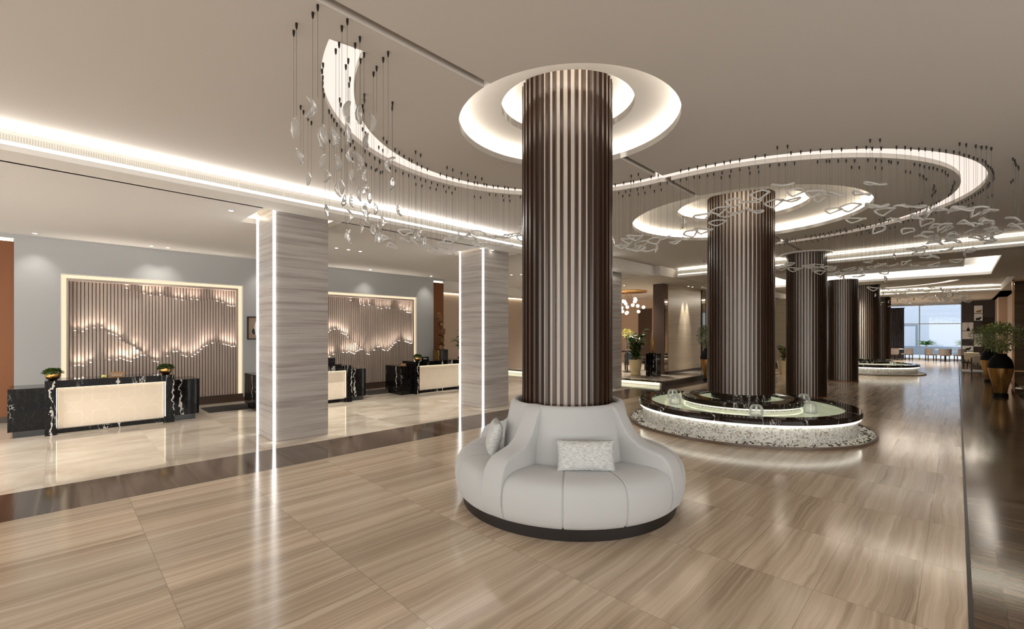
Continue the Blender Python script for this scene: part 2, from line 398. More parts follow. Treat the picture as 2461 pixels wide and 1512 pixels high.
M['sketchpaper'] = plain('sepia_paper', (.36, .27, .20, 1), .8); M['ink'] = plain('ink_black', (.02, .02, .02, 1), .7); M['chalk'] = plain('chalk_white', (.75, .74, .72, 1), .7)

def lamp_glow(x, y, z, e, col=(1, .9, .7), r=.03):
    l = bpy.data.lights.new('lamp', 'POINT'); l.energy = e; l.color = col; l.shadow_soft_size = r
    o = bpy.data.objects.new('lamp', l); C.objects.link(o); o.location = (x, y, z); return o
def area(x, y, z, sx, sy, e, col=(1, .9, .78), rot=(0, 0, 0), spread=180):
    l = bpy.data.lights.new('lamp', 'AREA'); l.shape = 'RECTANGLE'; l.size = sx; l.size_y = sy; l.energy = e; l.color = col; l.spread = RAD(spread)
    o = bpy.data.objects.new('lamp', l); C.objects.link(o); o.location = (x, y, z); o.rotation_euler = rot; return o
def spot(x, y, z, e, ang=70, col=(1, .93, .82), blend=.8, tgt=None, r=.03):
    l = bpy.data.lights.new('lamp', 'SPOT'); l.energy = e; l.color = col; l.spot_size = RAD(ang); l.spot_blend = blend; l.shadow_soft_size = r
    o = bpy.data.objects.new('lamp', l); C.objects.link(o); o.location = (x, y, z)
    if tgt: o.rotation_euler = (Vector(tgt)-Vector((x, y, z))).to_track_quat('-Z', 'Y').to_euler()
    return o

# ------------------------------------------------------------------ layout
COLX = -3.1
ZC, ZR = 4.1, 3.8           # hall ceiling, reception ceiling
# floors
struct(B().box(-6.45, -7, -.12, .065, 41.9, 0).obj('floor', M['floor']))
struct(B().box(-7.55, -7, -.12, -6.45, 41.9, 0).obj('floor', M['band']))
struct(B().box(.065, -7, -.12, 1.22, 41.9, 0).obj('floor', M['border']))
struct(B().box(-20, -7, -.12, -7.55, 41.9, 0).obj('floor', M['cream']))
struct(B().box(.05, -7, -.005, .075, 41.9, .0015).obj('trim_1', M['plinth']))
# far dark carpet strip before the window and the pale rugs' ground are left to the floor itself

# wave path on the hall ceiling
C1, R1 = (COLX, 4.04), 2.26
C2, R2 = (COLX, 9.62), 3.28
C3, R3 = (COLX, 15.2), 2.30
def arc(c, r, a0, a1, step=.06):
    n = max(2, int(abs(a1-a0)*r/step)); return [(c[0]+r*math.cos(a0+(a1-a0)*i/n), c[1]+r*math.sin(a0+(a1-a0)*i/n)) for i in range(n+1)]
A_START = RAD(-98.5)
path = [(C1[0]+(R1+.18*(1-i/118))*math.cos(A_START+(RAD(-270)-A_START)*i/118), C1[1]+(R1+.18*(1-i/118))*math.sin(A_START+(RAD(-270)-A_START)*i/118)) for i in range(118)]+arc(C2, R2, RAD(-90), RAD(90))[:-1]+arc(C3, R3, RAD(-90), RAD(-181))
def offset(p, d):
    out = []
    for i in range(len(p)):
        a, b = p[max(0, i-1)], p[min(len(p)-1, i+1)]; tx, ty = b[0]-a[0], b[1]-a[1]; L = math.hypot(tx, ty)
        out.append((p[i][0]-ty/L*d, p[i][1]+tx/L*d))
    return out
def ribbon_poly(p, w): return offset(p, w/2)+offset(p, -w/2)[::-1]
def cylm(c, r, z0, z1, n=96): return B().cyl(c[0], c[1], r, z0, z1, n).mesh('c')
def boxm(*a): return B().box(*a).mesh('c')

# main hall ceiling with its recesses
cut = [boxm(COLX-.045, -8, ZC-.1, COLX+.045, 15.9, ZC+.07)]
RINGS = [((COLX, 4.0), 1.2, .735, 4.6), ((COLX, 9.65), 2.1, 1.19, 4.6)]
for c, ro, ri, zt in RINGS:
    cut += [cylm(c, ro, ZC-.1, ZC+.075), cylm(c, ro+.13, ZC+.07, ZC+.22), cylm(c, ri, ZC+.2, ZC+.31), cylm(c, ri+.10, ZC+.30, ZC+.47),
            boxm(c[0]-.045, c[1]-ro-.2, ZC, c[0]+.045, c[1]+ro+.2, ZC+.29)]
cut.append(B().prism(ribbon_poly(path, .28), ZC-.1, ZC+.09).mesh('c'))
me = boolean(B().box(-7.75, -7, ZC, 1.45, 15.78, ZC+.6).mesh('s'), cut)
me.materials.clear(); me.materials.append(M['ceil'])
main_ceiling = struct(link('ceiling', me))
# recess linings (white) and hidden light rings
for i, (c, ro, ri, zt) in enumerate(RINGS):
    lit = thing('recessed_ceiling_ring', ['stepped round ceiling recess glowing above the front column', 'large stepped round ceiling recess glowing above the second column'][i], 'ceiling recess', (c[0], c[1], ZC), group='round ceiling recesses')
    L = B(); seg = 96
    L.lathe([(ro, .0), (ro, .075), (ro+.128, .075), (ro+.128, .218), (ri, .218)], seg)
    L.obj('outer_lining', M['white'], lit, 40)
    B().lathe([(ri, .218), (ri, .305), (ri+.098, .305), (ri+.098, .468), (.02, .468)], seg).obj('inner_lining', M['white'], lit, 40)
    B().lathe([(ro+.10, .085), (ro+.125, .085), (ro+.125, .125), (ro+.10, .125)], seg, closed=True).obj('light_strip', M['led_ring'] if i == 0 else M['led_ring2'], lit)
    B().lathe([(ri+.07, .315), (ri+.095, .315), (ri+.095, .355), (ri+.07, .355)], seg, closed=True).obj('light_strip', M['led_ring'] if i == 0 else M['led_ring2'], lit)
rp = thing('ribbon_ceiling_light', 'curved glowing ribbon light winding across the hall ceiling', 'ceiling light', (0, 0, 0))
B().prism(ribbon_poly(path, .279), ZC+.06, ZC+.088).obj('luminous_panel', M['ribbon'], rp)

# coves: upright grille face with a light line above and below
def cove_x(x, y0, y1, zt, zb, name):
    o = struct(B().box(x-.5, y0, zb, x+.02, y1, zb+.065).obj(name, M['white']))
    B().box(x-.10, y0, zb+.115, x-.02, y1, zb+.24).obj('upright_face', M['white'], o)
    B().box(x-.022, y0, zb+.128, x-.014, y1, zb+.188).obj('air_grille', M['grille'], o)
    B().box(x-.065, y0, zb+.066, x-.055, y1, zb+.114).obj('lower_light_strip', M['led'], o)
    B().box(x-.075, y0, zb+.242, x-.06, y1, zb+.272).obj('upper_light_strip', M['led_up'], o)
def cove_y(y, x0, x1, zb, name, led, ledu):
    o = struct(B().box(x0, y-.02, zb, x1, y+.25, zb+.065).obj(name, M['white']))
    B().box(x0, y+.02, zb+.115, x1, y+.10, zb+.24).obj('upright_face', M['white'], o)
    B().box(x0, y+.014, zb+.128, x1, y+.022, zb+.188).obj('air_grille', M['grille'], o)
    B().box(x0, y+.055, zb+.066, x1, y+.065, zb+.114).obj('lower_light_strip', led, o)
    B().box(x0, y+.06, zb+.242, x1, y+.075, zb+.272).obj('upper_light_strip', ledu, o)
M['led_y'] = emit('warm_cove_led', (1., .92, .74, 1), .9); M['led_yu'] = emit('warm_cove_up_led', (1., .93, .80, 1), 5.)
cove_x(-7.4, -7, 11.6, ZC, ZR, 'trim_2')
struct(B().box(-7.9, 11.6, ZR, -7.38, 15.6, ZC).obj('trim_4', M['white']))
cove_y(15.55, -7.1, 1.45, ZR, 'trim_3', M['led_y'], M['led_yu'])
struct(B().box(-7.95, -7, ZC-.001, -7.74, 15.7, ZC+.2).obj('ceiling', M['ceil']))
struct(B().box(-7.95, -7, ZR+.065, -7.86, 15.7, ZC+.02).obj('trim_4', M['white']))

# reception ceiling with the slots round the piers
PIERS = [(2.5, 3.4), (7.1, 7.95), (12.45, 13.3)]
PX0, PX1 = -8.9, -8.0
cut = []
for y0, y1 in PIERS: cut.append(boxm(PX0-.22, y0-.2, ZR-.1, PX1+.16, y1+.2, ZR+.10)); cut.append(boxm(PX0-.36, y0-.34, ZR+.09, PX1+.30, y1+.34, ZR+.25))
me = boolean(B().box(-20, -7, ZR, -7.85, 14.4, ZR+.5).mesh('s'), cut); me.materials.clear(); me.materials.append(M['ceil2'])
struct(link('ceiling', me))
def rect_ring(b, x0, y0, x1, y1, w, z0, z1):
    b.box(x0, y0, z0, x1, y0+w, z1); b.box(x0, y1-w, z0, x1, y1, z1); b.box(x0, y0+w, z0, x0+w, y1-w, z1); b.box(x1-w, y0+w, z0, x1, y1-w, z1); return b
# ------------------------------------------------------------------ piers
pl = ['grey vein-cut marble pier nearest the camera with two glowing corner strips', 'grey marble pier with glowing corner strips beside the third reception desk', 'marble pier half hidden behind the front column']
for i, (y0, y1) in enumerate(PIERS):
    p = thing('marble_pier', pl[i], 'pier', ((PX0+PX1)/2, (y0+y1)/2, 0), 0, 'marble piers of the reception')
    hx, hy = (PX1-PX0)/2, (y1-y0)/2
    o = B().box(-hx, -hy, 0, hx, hy, ZR+.2, .006, 1).obj('shaft', M['pier'], p)
    for sx in (-1, 1): B().box(sx*hx-.022 if sx > 0 else -hx+.012, -hy-.012, 0.0, sx*hx+.012 if sx > 0 else -hx+.05, -hy+.02, ZR+.1).obj('corner_light_strip', M['ledpier'], p)
    b = B(); rect_ring(b, -hx-.33, -hy-.31, hx+.27, hy+.31, .03, ZR+.12, ZR+.16); b.obj('slot_light_strip', M['ledw'], p)

# ------------------------------------------------------------------ reception wall, niches, slatted panels
WX = -13.5
NICHES = [(.03, 3.46), (5.45, 8.87)]; NZ = 3.07
b = B()
ys = [-.63]
for a, c in NICHES: ys += [a, c]
ys.append(9.58)
for i in range(0, len(ys), 2): b.box(WX-.3, ys[i], 0, WX, ys[i+1], ZR)
for a, c in NICHES: b.box(WX-.3, a, NZ, WX, c, ZR)
struct(b.obj('wall_left', M['grey_wall']))
struct(B().box(WX-.34, -.8, 0, WX-.30, 9.7, ZR).obj('wall_left', M['white']))
struct(B().box(-18.5, -7, 0, WX-.1, -1.15, ZR).obj('wall_left', M['grey_wall']))
for y0, y1 in ((-.6, .03), (3.46, 5.45), (8.87, 9.58)): struct(B().box(WX, y0, 0, WX+.02, y1, .11).obj('baseboard_left', M['brownbase']))
for k, (y0, y1) in enumerate(((-1.15, -.63), (9.58, 10.09))):
    t = thing('copper_wall_panel', ['tall copper panel at the left edge beside the first slatted panel', 'tall copper panel behind the stacked-cube sculpture'][k], 'wall panel', (WX-.12, (y0+y1)/2, 0), 0, 'copper wall panels')
    B().box(-.1, (y0-y1)/2, .12, .04, (y1-y0)/2, 3.66).obj('panel', M['copper'], t)
    B().box(-.1, (y0-y1)/2, 0, .05, (y1-y0)/2, .12).obj('plinth', M['brownbase'], t)
    B().box(-.09, (y0-y1)/2+.02, 3.665, .03, (y1-y0)/2-.02, 3.69).obj('top_light_strip', M['ledw'], t)
    struct(B().box(WX-.3, y0, 3.72, WX-.02, y1, ZR).obj('wall_left', M['grey_wall']))

UP = [(1.08, 2.84), (1.23, 2.8), (1.38, 2.75), (1.59, 2.7), (1.73, 2.72), (1.85, 2.69), (2.02, 2.65), (2.12, 2.62), (2.27, 2.62), (2.4, 2.66), (2.55, 2.61), (2.71, 2.67), (2.87, 2.65), (3.05, 2.58), (3.19, 2.52), (3.29, 2.53)]
MID = [(0.15, 1.9), (0.21, 1.86), (0.32, 1.79), (0.44, 1.9), (0.56, 1.93), (0.66, 1.92), (0.81, 1.8), (0.89, 1.78), (1.01, 1.66), (1.19, 1.53), (1.32, 1.38), (1.42, 1.34)]
LOW = [(0.15, 1.1), (0.26, 1.08), (0.39, 1.08), (0.52, 1.15), (0.64, 1.23), (0.71, 1.22), (0.83, 1.17), (0.96, 1.22), (1.02, 1.2), (1.14, 1.14), (1.27, 1.22), (1.34, 1.30), (1.51, 1.25), (1.63, 1.1), (1.71, 1.12), (1.81, 1.23), (1.94, 1.31), (2.06, 1.36), (2.16, 1.25), (2.27, 1.18), (2.44, 1.27), (2.55, 1.43), (2.71, 1.5), (2.84, 1.58), (2.98, 1.52), (3.19, 1.46), (3.29, 1.46)]
def interp(c, x):
    if x <= c[0][0]: return c[0][1]
    for (a, u), (d, v) in zip(c, c[1:]):
        if x <= d: return u+(v-u)*(x-a)/(d-a)
    return c[-1][1]
up_me = B().box(-.016, -.014, 0, .016, .014, .012).mesh('uplight', M['led_step'])
def slat_panel(y_off, label):
    t = thing('slatted_feature_panel', label, 'wall panel', (WX-.02, y_off, 0), 0, 'slatted feature panels behind reception')
    y0, y1, pitch = .155, 3.29, .0615
    b = B(); rect_ring
    b.box(-.297, .12, .1, .0, .155, 2.98); b.box(-.297, 3.305, .1, .0, 3.35, 2.98); b.box(-.297, .155, 2.93, .0, 3.305, 2.98)
    b.obj('frame', M['slat'], t)
    B().box(-.297, .155, .1, -.285, 3.305, 2.93).obj('backing', M['black'], t)
    B().box(-.24, .03, .0, .03, 3.46, .20).obj('plinth', M['brownbase'], t)
    gl = B(); gl.box(-.085, .031, .2, -.06, .119, 3.069); gl.box(-.085, 3.351, .2, -.06, 3.459, 3.069); gl.box(-.085, .119, 2.981, -.06, 3.351, 3.069); gl.obj('glow_backing', M['reveal_glow'], t)  # glowing border panel stands in for light falling on the niche reveals
    g2 = B(); rect_ring
    for a, c in ((.031, .045), (3.445, 3.459)): g2.box(-.24, a, .2, .018, c, 3.069)
    g2.box(-.24, .045, 3.055, .018, 3.445, 3.069); g2.obj('reveal_lining', M['white'], t)
    S = B(); EP = []; rnd = random.Random(5)
    k = 0; y = y0
    while y+.045 < y1:
        ya, yb = y+.0135, y+.0615; ym = (ya+yb)/2
        zl, zu, zm = interp(LOW, ym)+rnd.uniform(-.02, .02), None, None
        if ym > 1.06: zu = interp(UP, ym)+rnd.uniform(-.015, .015)
        if ym < 1.40: zm = interp(MID, ym)+rnd.uniform(-.02, .02)
        d0 = -.02; S.box(-.2, ya, .2, d0, yb, zl)
        top = zu if zu else 2.93
        if zm and zm > zl+.05:
            S.box(-.2, ya, zl, d0-.07, yb, zm); S.box(-.28, ya, zm, d0-.14, yb, top); dn = d0-.14
            if rnd.random() < .55: EP.append((d0-.085, ym, zm))
            if rnd.random() < .6: EP.append((d0-.018, ym, zl))
        else:
            S.box(-.24, ya, zl, d0-.085, yb, top); dn = d0-.085
            if rnd.random() < .62: EP.append((d0-.018, ym, zl))
        if zu:
            S.box(-.29, ya, zu, dn-.07, yb, 2.93)
            if rnd.random() < .6: EP.append((dn-.018, ym, zu))
        y += pitch
    S.obj('slats', M['slat'], t); 
    for x_, y_, z_ in EP:
        link('uplight', up_me, t, (x_, y_, z_))
        sp = spot(WX-.02+x_+.004, y_off+y_, z_+.016, 2.6, 80, (1, .88, .74), 1., (WX-.02+x_-.10, y_off+y_, z_+1), .008)
slat_panel(0, 'glowing slatted wood panel behind the first reception desk')
slat_panel(5.42, 'glowing slatted wood panel seen between the two marble piers')

# framed drawing half hidden by the first pier
t = thing('framed_picture', 'dark framed sketch hanging on the grey wall behind the first pier', 'picture', (WX, 3.55, 1.63))
rect_ring(B(), 0, 0, 0, 0, 0, 0, 0).bm.free()
b = B(); b.box(0, 0, 0, .03, .03, .62); b.box(0, .42, 0, .03, .45, .62); b.box(0, .03, 0, .03, .42, .03); b.box(0, .03, .59, .03, .42, .62); b.obj('frame', M['darkwood'], t)
B().box(.004, .03, .03, .012, .42, .59).obj('paper', M['sketchpaper'], t)
b = B(); b.ball((.013, .24, .30), .1, 2, (.06, .7, 2.1)); b.obj('chalk_shape', M['chalk'], t, 60)
b = B(); b.ball((.0125, .17, .22), .06, 2, (.06, .9, 1.4)); b.obj('ink_shape', M['ink'], t, 60)

# wall beyond the copper panel
struct(B().box(-15.2, 9.4, 0, -14.9, 30, 3.45).obj('wall_left', M['tan_wall']))
struct(B().box(-16, 10.09, 3.45, -13.9, 20, ZR).obj('wall_left', M['white']))
t = thing('wall_washer_strip', 'warm strip light washing the tan wall above the leafy plant', 'strip light', (-14.86, 13, 3.42))
B().box(-.02, -2.8, 0, .02, 3, .02).obj('strip', M['ledw'], t)

# ------------------------------------------------------------------ reception desks
def desk(y, label):
    t = thing('reception_desk', label, 'reception desk', (-11.3, y, 0), 0, 'black marble reception desks')
    yl, yr = -.915, .915
    b = B(); b.box(-.72, yl, 0, 0, yl+.14, .96, .004, 1); b.obj('end_slab', M['blackm'], t)
    b = B(); b.box(-.72, yr-.14, 0, 0, yr, .96, .004, 1); b.obj('end_slab', M['blackm'], t)
    B().box(-.72, yl+.14, .83, 0, yr-.14, .96, .004, 1).obj('counter_top', M['blackm'], t)
    B().box(-.30, yl+.14, .02, -.02, yr-.14, .10).obj('bottom_rail', M['blackm'], t)
    B().box(-.16, yl+.16, .1, -.10, yr-.16, .81).obj('front_panel', M['deskpanel'], t)
    b = B(); b.box(-.092, yl+.142, .12, -.075, yl+.150, .82); b.box(-.092, yr-.150, .12, -.075, yr-.142, .82); b.box(-.092, yl+.15, .818, -.075, yr-.15, .826)
    b.obj('panel_light_strip', M['desk_led'], t)
    B().box(-.25, yl+.16, .0, -.2, yr-.16, .022).obj('floor_light_strip', M['desk_low'], t)
    for s in (-1, 1):
        ya, yb = (yl-.44, yl) if s < 0 else (yr, yr+.44)
        c = B().box(-.95, ya, .11, -.12, yb, .84, .004, 1).obj('side_cabinet', M['blackm'], t)
        B().box(-.9, ya+(.06 if s < 0 else 0), 0, -.16, yb-(.06 if s > 0 else 0), .11).obj('plinth', M['gloss_black'], c)
    return t
DY = [.745, 4.525, 8.30]
desk(DY[0], 'nearest black marble reception desk with lit cream front panel')
desk(DY[1], 'black marble reception desk partly hidden behind the nearest pier')
desk(DY[2], 'farthest black marble reception desk, cut off by the second pier')

def desk_bowl(x, y, label, seed):
    t = thing('planted_bowl', label, 'plant bowl', (x, y, .96), 0, 'gold plant bowls on the desks')
    B().lathe([(0, .005), (.05, .0), (.085, .03), (.105, .075), (.098, .12), (.088, .118), (.09, .075), (0, .06)], 28).obj('bowl', M['gold'], t, 50)
    r = random.Random(seed); b = B()
    for k in range(420):
        a = r.uniform(0, 2*PI); e = r.uniform(-.05, 1); rr = math.sqrt(1-e*e if e*e < 1 else 0)
        d = Vector((rr*math.cos(a), rr*math.sin(a), e*.75)); p = Vector((0, 0, .115))+Vector((d.x*.105, d.y*.125, d.z*.10))*r.uniform(.7, 1.05)
        b.leaf(p, d+Vector((r.uniform(-.7, .7), r.uniform(-.7, .7), r.uniform(-.3, .5))), (0, 0, 1), .045, .032)
    b.obj('foliage', M['leaf'], t, fix=False)
desk_bowl(-11.55, -.07, 'gold bowl of small green leaves on the left end of the nearest desk', 1)
desk_bowl(-11.55, 1.55, 'gold bowl of small green leaves on the right end of the nearest desk', 2)
desk_bowl(-11.50, 7.58, 'gold bowl of moss-green leaves on the farthest desk', 3)
def desk_sign(x, y, z, w, h, label, base, lines, mat, seed=0):
    t = thing('desk_sign', label, 'sign', (x, y, z))
    Mr = Matrix.Rotation(PI/2, 4, 'Z') @ Matrix.Rotation(PI/2, 4, 'X')
    b = B(); b.box(-.006, -w/2, 0, .006, w/2, h); b.box(-.04, -w/2, 0, .04, w/2, .012); b.obj('board', mat, t)
    for s, dz, sz in lines:
        text('lettering', s, sz, M['letter'], t, Matrix.Translation((.0075, 0, dz)) @ Mr)
    return t
t = desk_sign(-11.45, .79, .96, .20, .105, 'small tan desk sign lettered Concierge on the nearest desk', None, [('Concierge', .036, .036)], M['signwood'])
# the Arabic line above: joined cursive strokes with dots
b = B()
def stroke(pts): b.tube([(.008, y, z) for y, z in pts], .0021, 5)
stroke([(.082, .071), (.082, .062), (.07, .061), (.066, .066), (.062, .061), (.045, .061)]); stroke([(.038, .080), (.038, .061), (.028, .061)]); stroke([(.022, .067), (.016, .062), (.008, .062), (.004, .068), (.0, .062), (-.01, .062)])
stroke([(-.018, .081), (-.018, .062), (-.03, .061), (-.034, .066), (-.038, .061), (-.05, .061)]); stroke([(-.056, .068), (-.06, .061), (-.068, .058), (-.078, .062), (-.08, .07)])
for y_, z_ in ((.054, .073), (.012, .074), (-.044, .073), (-.068, .07)): b.ball((.008, y_, z_), .0026, 1)
b.obj('lettering', M['letter'], t)
desk_sign(-11.45, 7.82, .96, .25, .125, 'black desk sign with white lettering beside the moss bowl', None, [('Hilton', .07, .058), ('WELCOME', .034, .014)][:1], M['gloss_black'])
desk_sign(-11.55, 7.12, .84, .18, .075, 'small tan sign on the low cabinet of the farthest desk', None, [('Concierge', .036, .03)], M['signwood'])
b = B(); b.ball((0, 0, .028), .03, 2, (1, 1.2, .9)); b.ball((.02, .03, .022), .022, 2); tag(b.obj('yellow_flower', M['yellow'], None, 50, (-11.45, .60, .96)), 'small yellow flower on the nearest desk beside the tan sign', 'flower')
b = B(); b.box(-.16, -.28, 0, .16, .28, .025); tag(b.obj('desk_mat', M['gloss_black'], None, None, (-11.65, 4.95, .96)), 'dark blotter lying on the half hidden second desk', 'desk mat')
t = thing('computer_monitor', 'dark computer monitor behind the counter of the second desk', 'monitor', (-11.85, 4.95, .84)); 
b = B(); b.box(-.015, -.27, .05, .015, .27, .30); b.obj('screen', M['gloss_black'], t); B().box(-.02, -.03, 0, .02, .03, .06).obj('stand', M['black'], t)
for x, y, s in ((-12.45, 2.95, 'first'), (-12.6, 6.9, 'farthest')):
    b = B(); b.box(-.45, -.55, 0, .45, .55, .012); tag(b.obj('floor_mat', M['rug'], None, None, (x, y, 0.0)), 'dark rectangular floor mat behind the gap beside the %s desk' % ('second' if s == 'first' else s), 'floor mat', 'dark mats behind the desks')

# sculpture on pedestal, plant
t = thing('black_pedestal', 'black pedestal with gold side against the copper panel', 'pedestal', (-13.15, 9.62, 0))
B().box(-.17, -.10, 0, .17, .22, 1.22, .004, 1).obj('block', M['gloss_black'], t); B().box(-.17, -.19, 0, .12, -.10, 1.2).obj('gold_side', M['goldleaf'], t)
t = thing('cube_sculpture', 'twisting bronze sculpture of stacked cubes on the black pedestal', 'sculpture', (-13.15, 9.64, 1.22))
r = random.Random(4); b = B(); z = 0
for k in range(11):
    bb = bmesh.new(); bmesh.ops.create_cube(bb, size=.15+.03*math.sin(k*1.7)); bmesh.ops.bevel(bb, geom=bb.edges[:], offset=.008, segments=1, affect='EDGES')
    b.merge(bb, Matrix.Translation((.02*math.cos(k), .07*math.sin(k*.55-.4), .08+k*.118)) @ Matrix.Rotation(k*.6, 4, 'X') @ Matrix.Rotation(k*.9, 4, 'Z'))
b.obj('cubes', M['bronze'], t); B().box(-.08, -.09, 0, .08, .09, .02).obj('base', M['gloss_black'], t)
def potted(name, label, cat, loc, pot_prof, potmat, leafm, nst, H, L, W, seed, group=None, nl=7, f0=.3):
    t = thing(name, label, cat, loc, 0, group); r = random.Random(seed)
    B().lathe(pot_prof, 28).obj('pot', potmat, t, 45)
    zt = pot_prof[-1][1]; st, lf = B(), B()
    for k in range(nst):
        a = 2*PI*k/nst+r.uniform(-.4, .4); lean = r.uniform(.1, .3)*H; h = H*r.uniform(.55, 1)
        p1 = (lean*math.cos(a), lean*math.sin(a), zt+h)
        pts = [(.02*math.cos(a), .02*math.sin(a), zt-.05), (lean*.35*math.cos(a), lean*.35*math.sin(a), zt+h*.5), p1]
        st.tube(pts, .012, 6)
        for q in range(nl):
            f = f0+(1-f0)*q/(nl-1); p = Vector(pts[1]).lerp(Vector(p1), max(0, f*2-1)) if f > .5 else Vector(pts[0]).lerp(Vector(pts[1]), f*2)
            aa = r.uniform(0, 2*PI); lf.leaf(p, (math.cos(aa), math.sin(aa), r.uniform(-.1, .9)), (0, 0, 1), L*r.uniform(.7, 1.1), W*r.uniform(.8, 1.1), .22)
    st.obj('stems', M['twig'], t); lf.obj('leaves', leafm, t, fix=False)
    return t
potted('potted_plant', 'broad-leaved plant in a black pot beyond the farthest desk', 'plant', (-12.75, 10.35, .0), [(0, 0), (.17, 0), (.2, .95), (.18, .95), (.17, .9), (0, .9)], M['gloss_black'], M['fig'], 9, .95, .36, .12, 3)

# ------------------------------------------------------------------ slatted round columns
def column(y, R, z0, z1, label, base=True):
    t = thing('slatted_column', label, 'column', (COLX, y, z0), 0, 'round slatted wood columns'); H = z1-z0
    nf = int(round(40*R/.5)); w = .032; d = .048
    B().lathe([(R-d, 0), (R-d, H)], 96).obj('core', M['finlight'], t, 60)
    b = B()
    for k in range(nf):
        a = 2*PI*(k+.5)/nf; bb = bmesh.new()
        v = [(R-d-.004, -w/2), (R, -w/2), (R, w/2), (R-d-.004, w/2)]
        lo = [bb.verts.new((x, y_, 0)) for x, y_ in v]; hi = [bb.verts.new((x, y_, H)) for x, y_ in v]
        bb.faces.new(lo[::-1]); bb.faces.new(hi)
        for i in range(4): bb.faces.new((lo[i], lo[(i+1) % 4], hi[(i+1) % 4], hi[i]))
        b.merge(bb, Matrix.Rotation(a, 4, 'Z'))
    b.obj('fins', M['walnut'], t)
    if base: B().lathe([(0, 0), (R+.012, 0), (R+.012, .03), (R-d, .03)], 64).obj('base_ring', M['copper'], t, 40)
    return t
column(4.0, .50, 0, 4.53, 'dark slatted round column rising out of the circular sofa', False)
column(9.65, .61, .63, 4.53, 'wide slatted round column standing in the near fountain', False)
column(15.2, .50, 0, ZC, 'slatted round column just behind the near fountain column')
column(21.0, .48, 0, ZR+.02, 'slatted round column, second one standing directly on the floor')
column(26.4, .61, .63, 4.1, 'wide slatted round column standing in the far fountain', False)
column(32.4, .50, 0, 4.1, 'farthest slatted round column beyond the far fountain')
t = thing('ceiling_collar', 'flat white ceiling collar round the third column top', 'collar', (COLX, 15.2, ZC-.03))
B().lathe([(.52, 0), (.64, 0), (.64, .03), (.52, .03)], 48, closed=True).obj('ring', M['white'], t)

# ------------------------------------------------------------------ circular sofa
sofa = thing('circular_sofa', 'pale grey round banquette sofa wrapped round the front column', 'sofa', (COLX, 4.0, 0))
B().lathe([(.55, 0), (1.15, 0), (1.155, .115), (.55, .115)], 96, closed=True).obj('plinth', M['plinth'], sofa, 40)
DIV = [RAD(4.5+90*k) for k in range(4)]; HW = RAD(5.3)
seat_prof = [(.60, .14), (1.14, .112), (1.185, .118), (1.215, .15), (1.232, .22), (1.24, .30), (1.236, .375), (1.222, .43), (1.195, .475), (1.15, .505), (1.08, .522), (1.0, .528), (.85, .524), (.72, .515), (.60, .51)]
back_prof = [(.70, .46), (.705, .55), (.69, .70), (.665, .85), (.638, .98), (.625, 1.035), (.607, 1.065), (.58, 1.075), (.553, 1.066), (.54, 1.04), (.54, .46)]
def swept(prof, a0, a1, seams, name, groove=.012, edge=.02):
    A = []; n = 40
    for i in range(n+1): A.append(a0+(a1-a0)*i/n)
    for s in seams: A += [s-.012, s-.006, s-.0025, s, s+.0025, s+.006, s+.012]
    for e, sg in ((a0, 1), (a1, -1)): A += [e+sg*q for q in (.002, .006, .012, .02)]
    A = sorted(set(A)); rows = []
    cen = (sum(p[0] for p in prof)/len(prof), sum(p[1] for p in prof)/len(prof))
    for a in A:
        off = sum(groove*math.exp(-((a-s)*1.2/.007)**2) for s in seams)
        de = min(a-a0, a1-a)*1.0
        if de < .022: off += edge*(1-math.sqrt(max(0, 1-(1-de/.022)**2)))
        row = []
        for r_, z_ in prof:
            dx, dz = cen[0]-r_, cen[1]-z_; L = math.hypot(dx, dz); q = min(off, L*.5)
            row.append(((r_+dx/L*q)*math.cos(a), (r_+dx/L*q)*math.sin(a), z_+dz/L*q))
        rows.append(row)
    b = B(); V = b.grid(rows, closed_v=True)
    b.bm.faces.new(V[0]); b.bm.faces.new(V[-1][::-1])
    return b.obj(name, M['sofa'], sofa, 50)
for k in range(4):
    a0, a1 = DIV[k]+HW*.93, DIV[(k+1) % 4]-HW*.93
    if a1 < a0: a1 += 2*PI
    th = (a1-a0)/3
    swept(seat_prof, a0, a1, [a0+th, a0+2*th], 'seat_cushion')
    swept(back_prof, DIV[k]+.10, (DIV[(k+1) % 4]-.10) if DIV[(k+1) % 4]-.10 > DIV[k] else DIV[(k+1) % 4]-.10+2*PI, [], 'backrest', edge=.012)
TOP = [(.52, 1.055), (.56, 1.075), (.62, 1.06), (.66, 1.01), (.70, .93), (.75, .845), (.82, .765), (.90, .715), (.99, .69), (1.07, .672), (1.13, .65), (1.18, .61), (1.215, .55), (1.236, .47), (1.244, .40), (1.248, .36), (1.25, .335)]
BOT = [(.5, .112), (1.14, .112), (1.185, .118), (1.215, .15), (1.236, .22), (1.246, .29), (1.25, .33)]
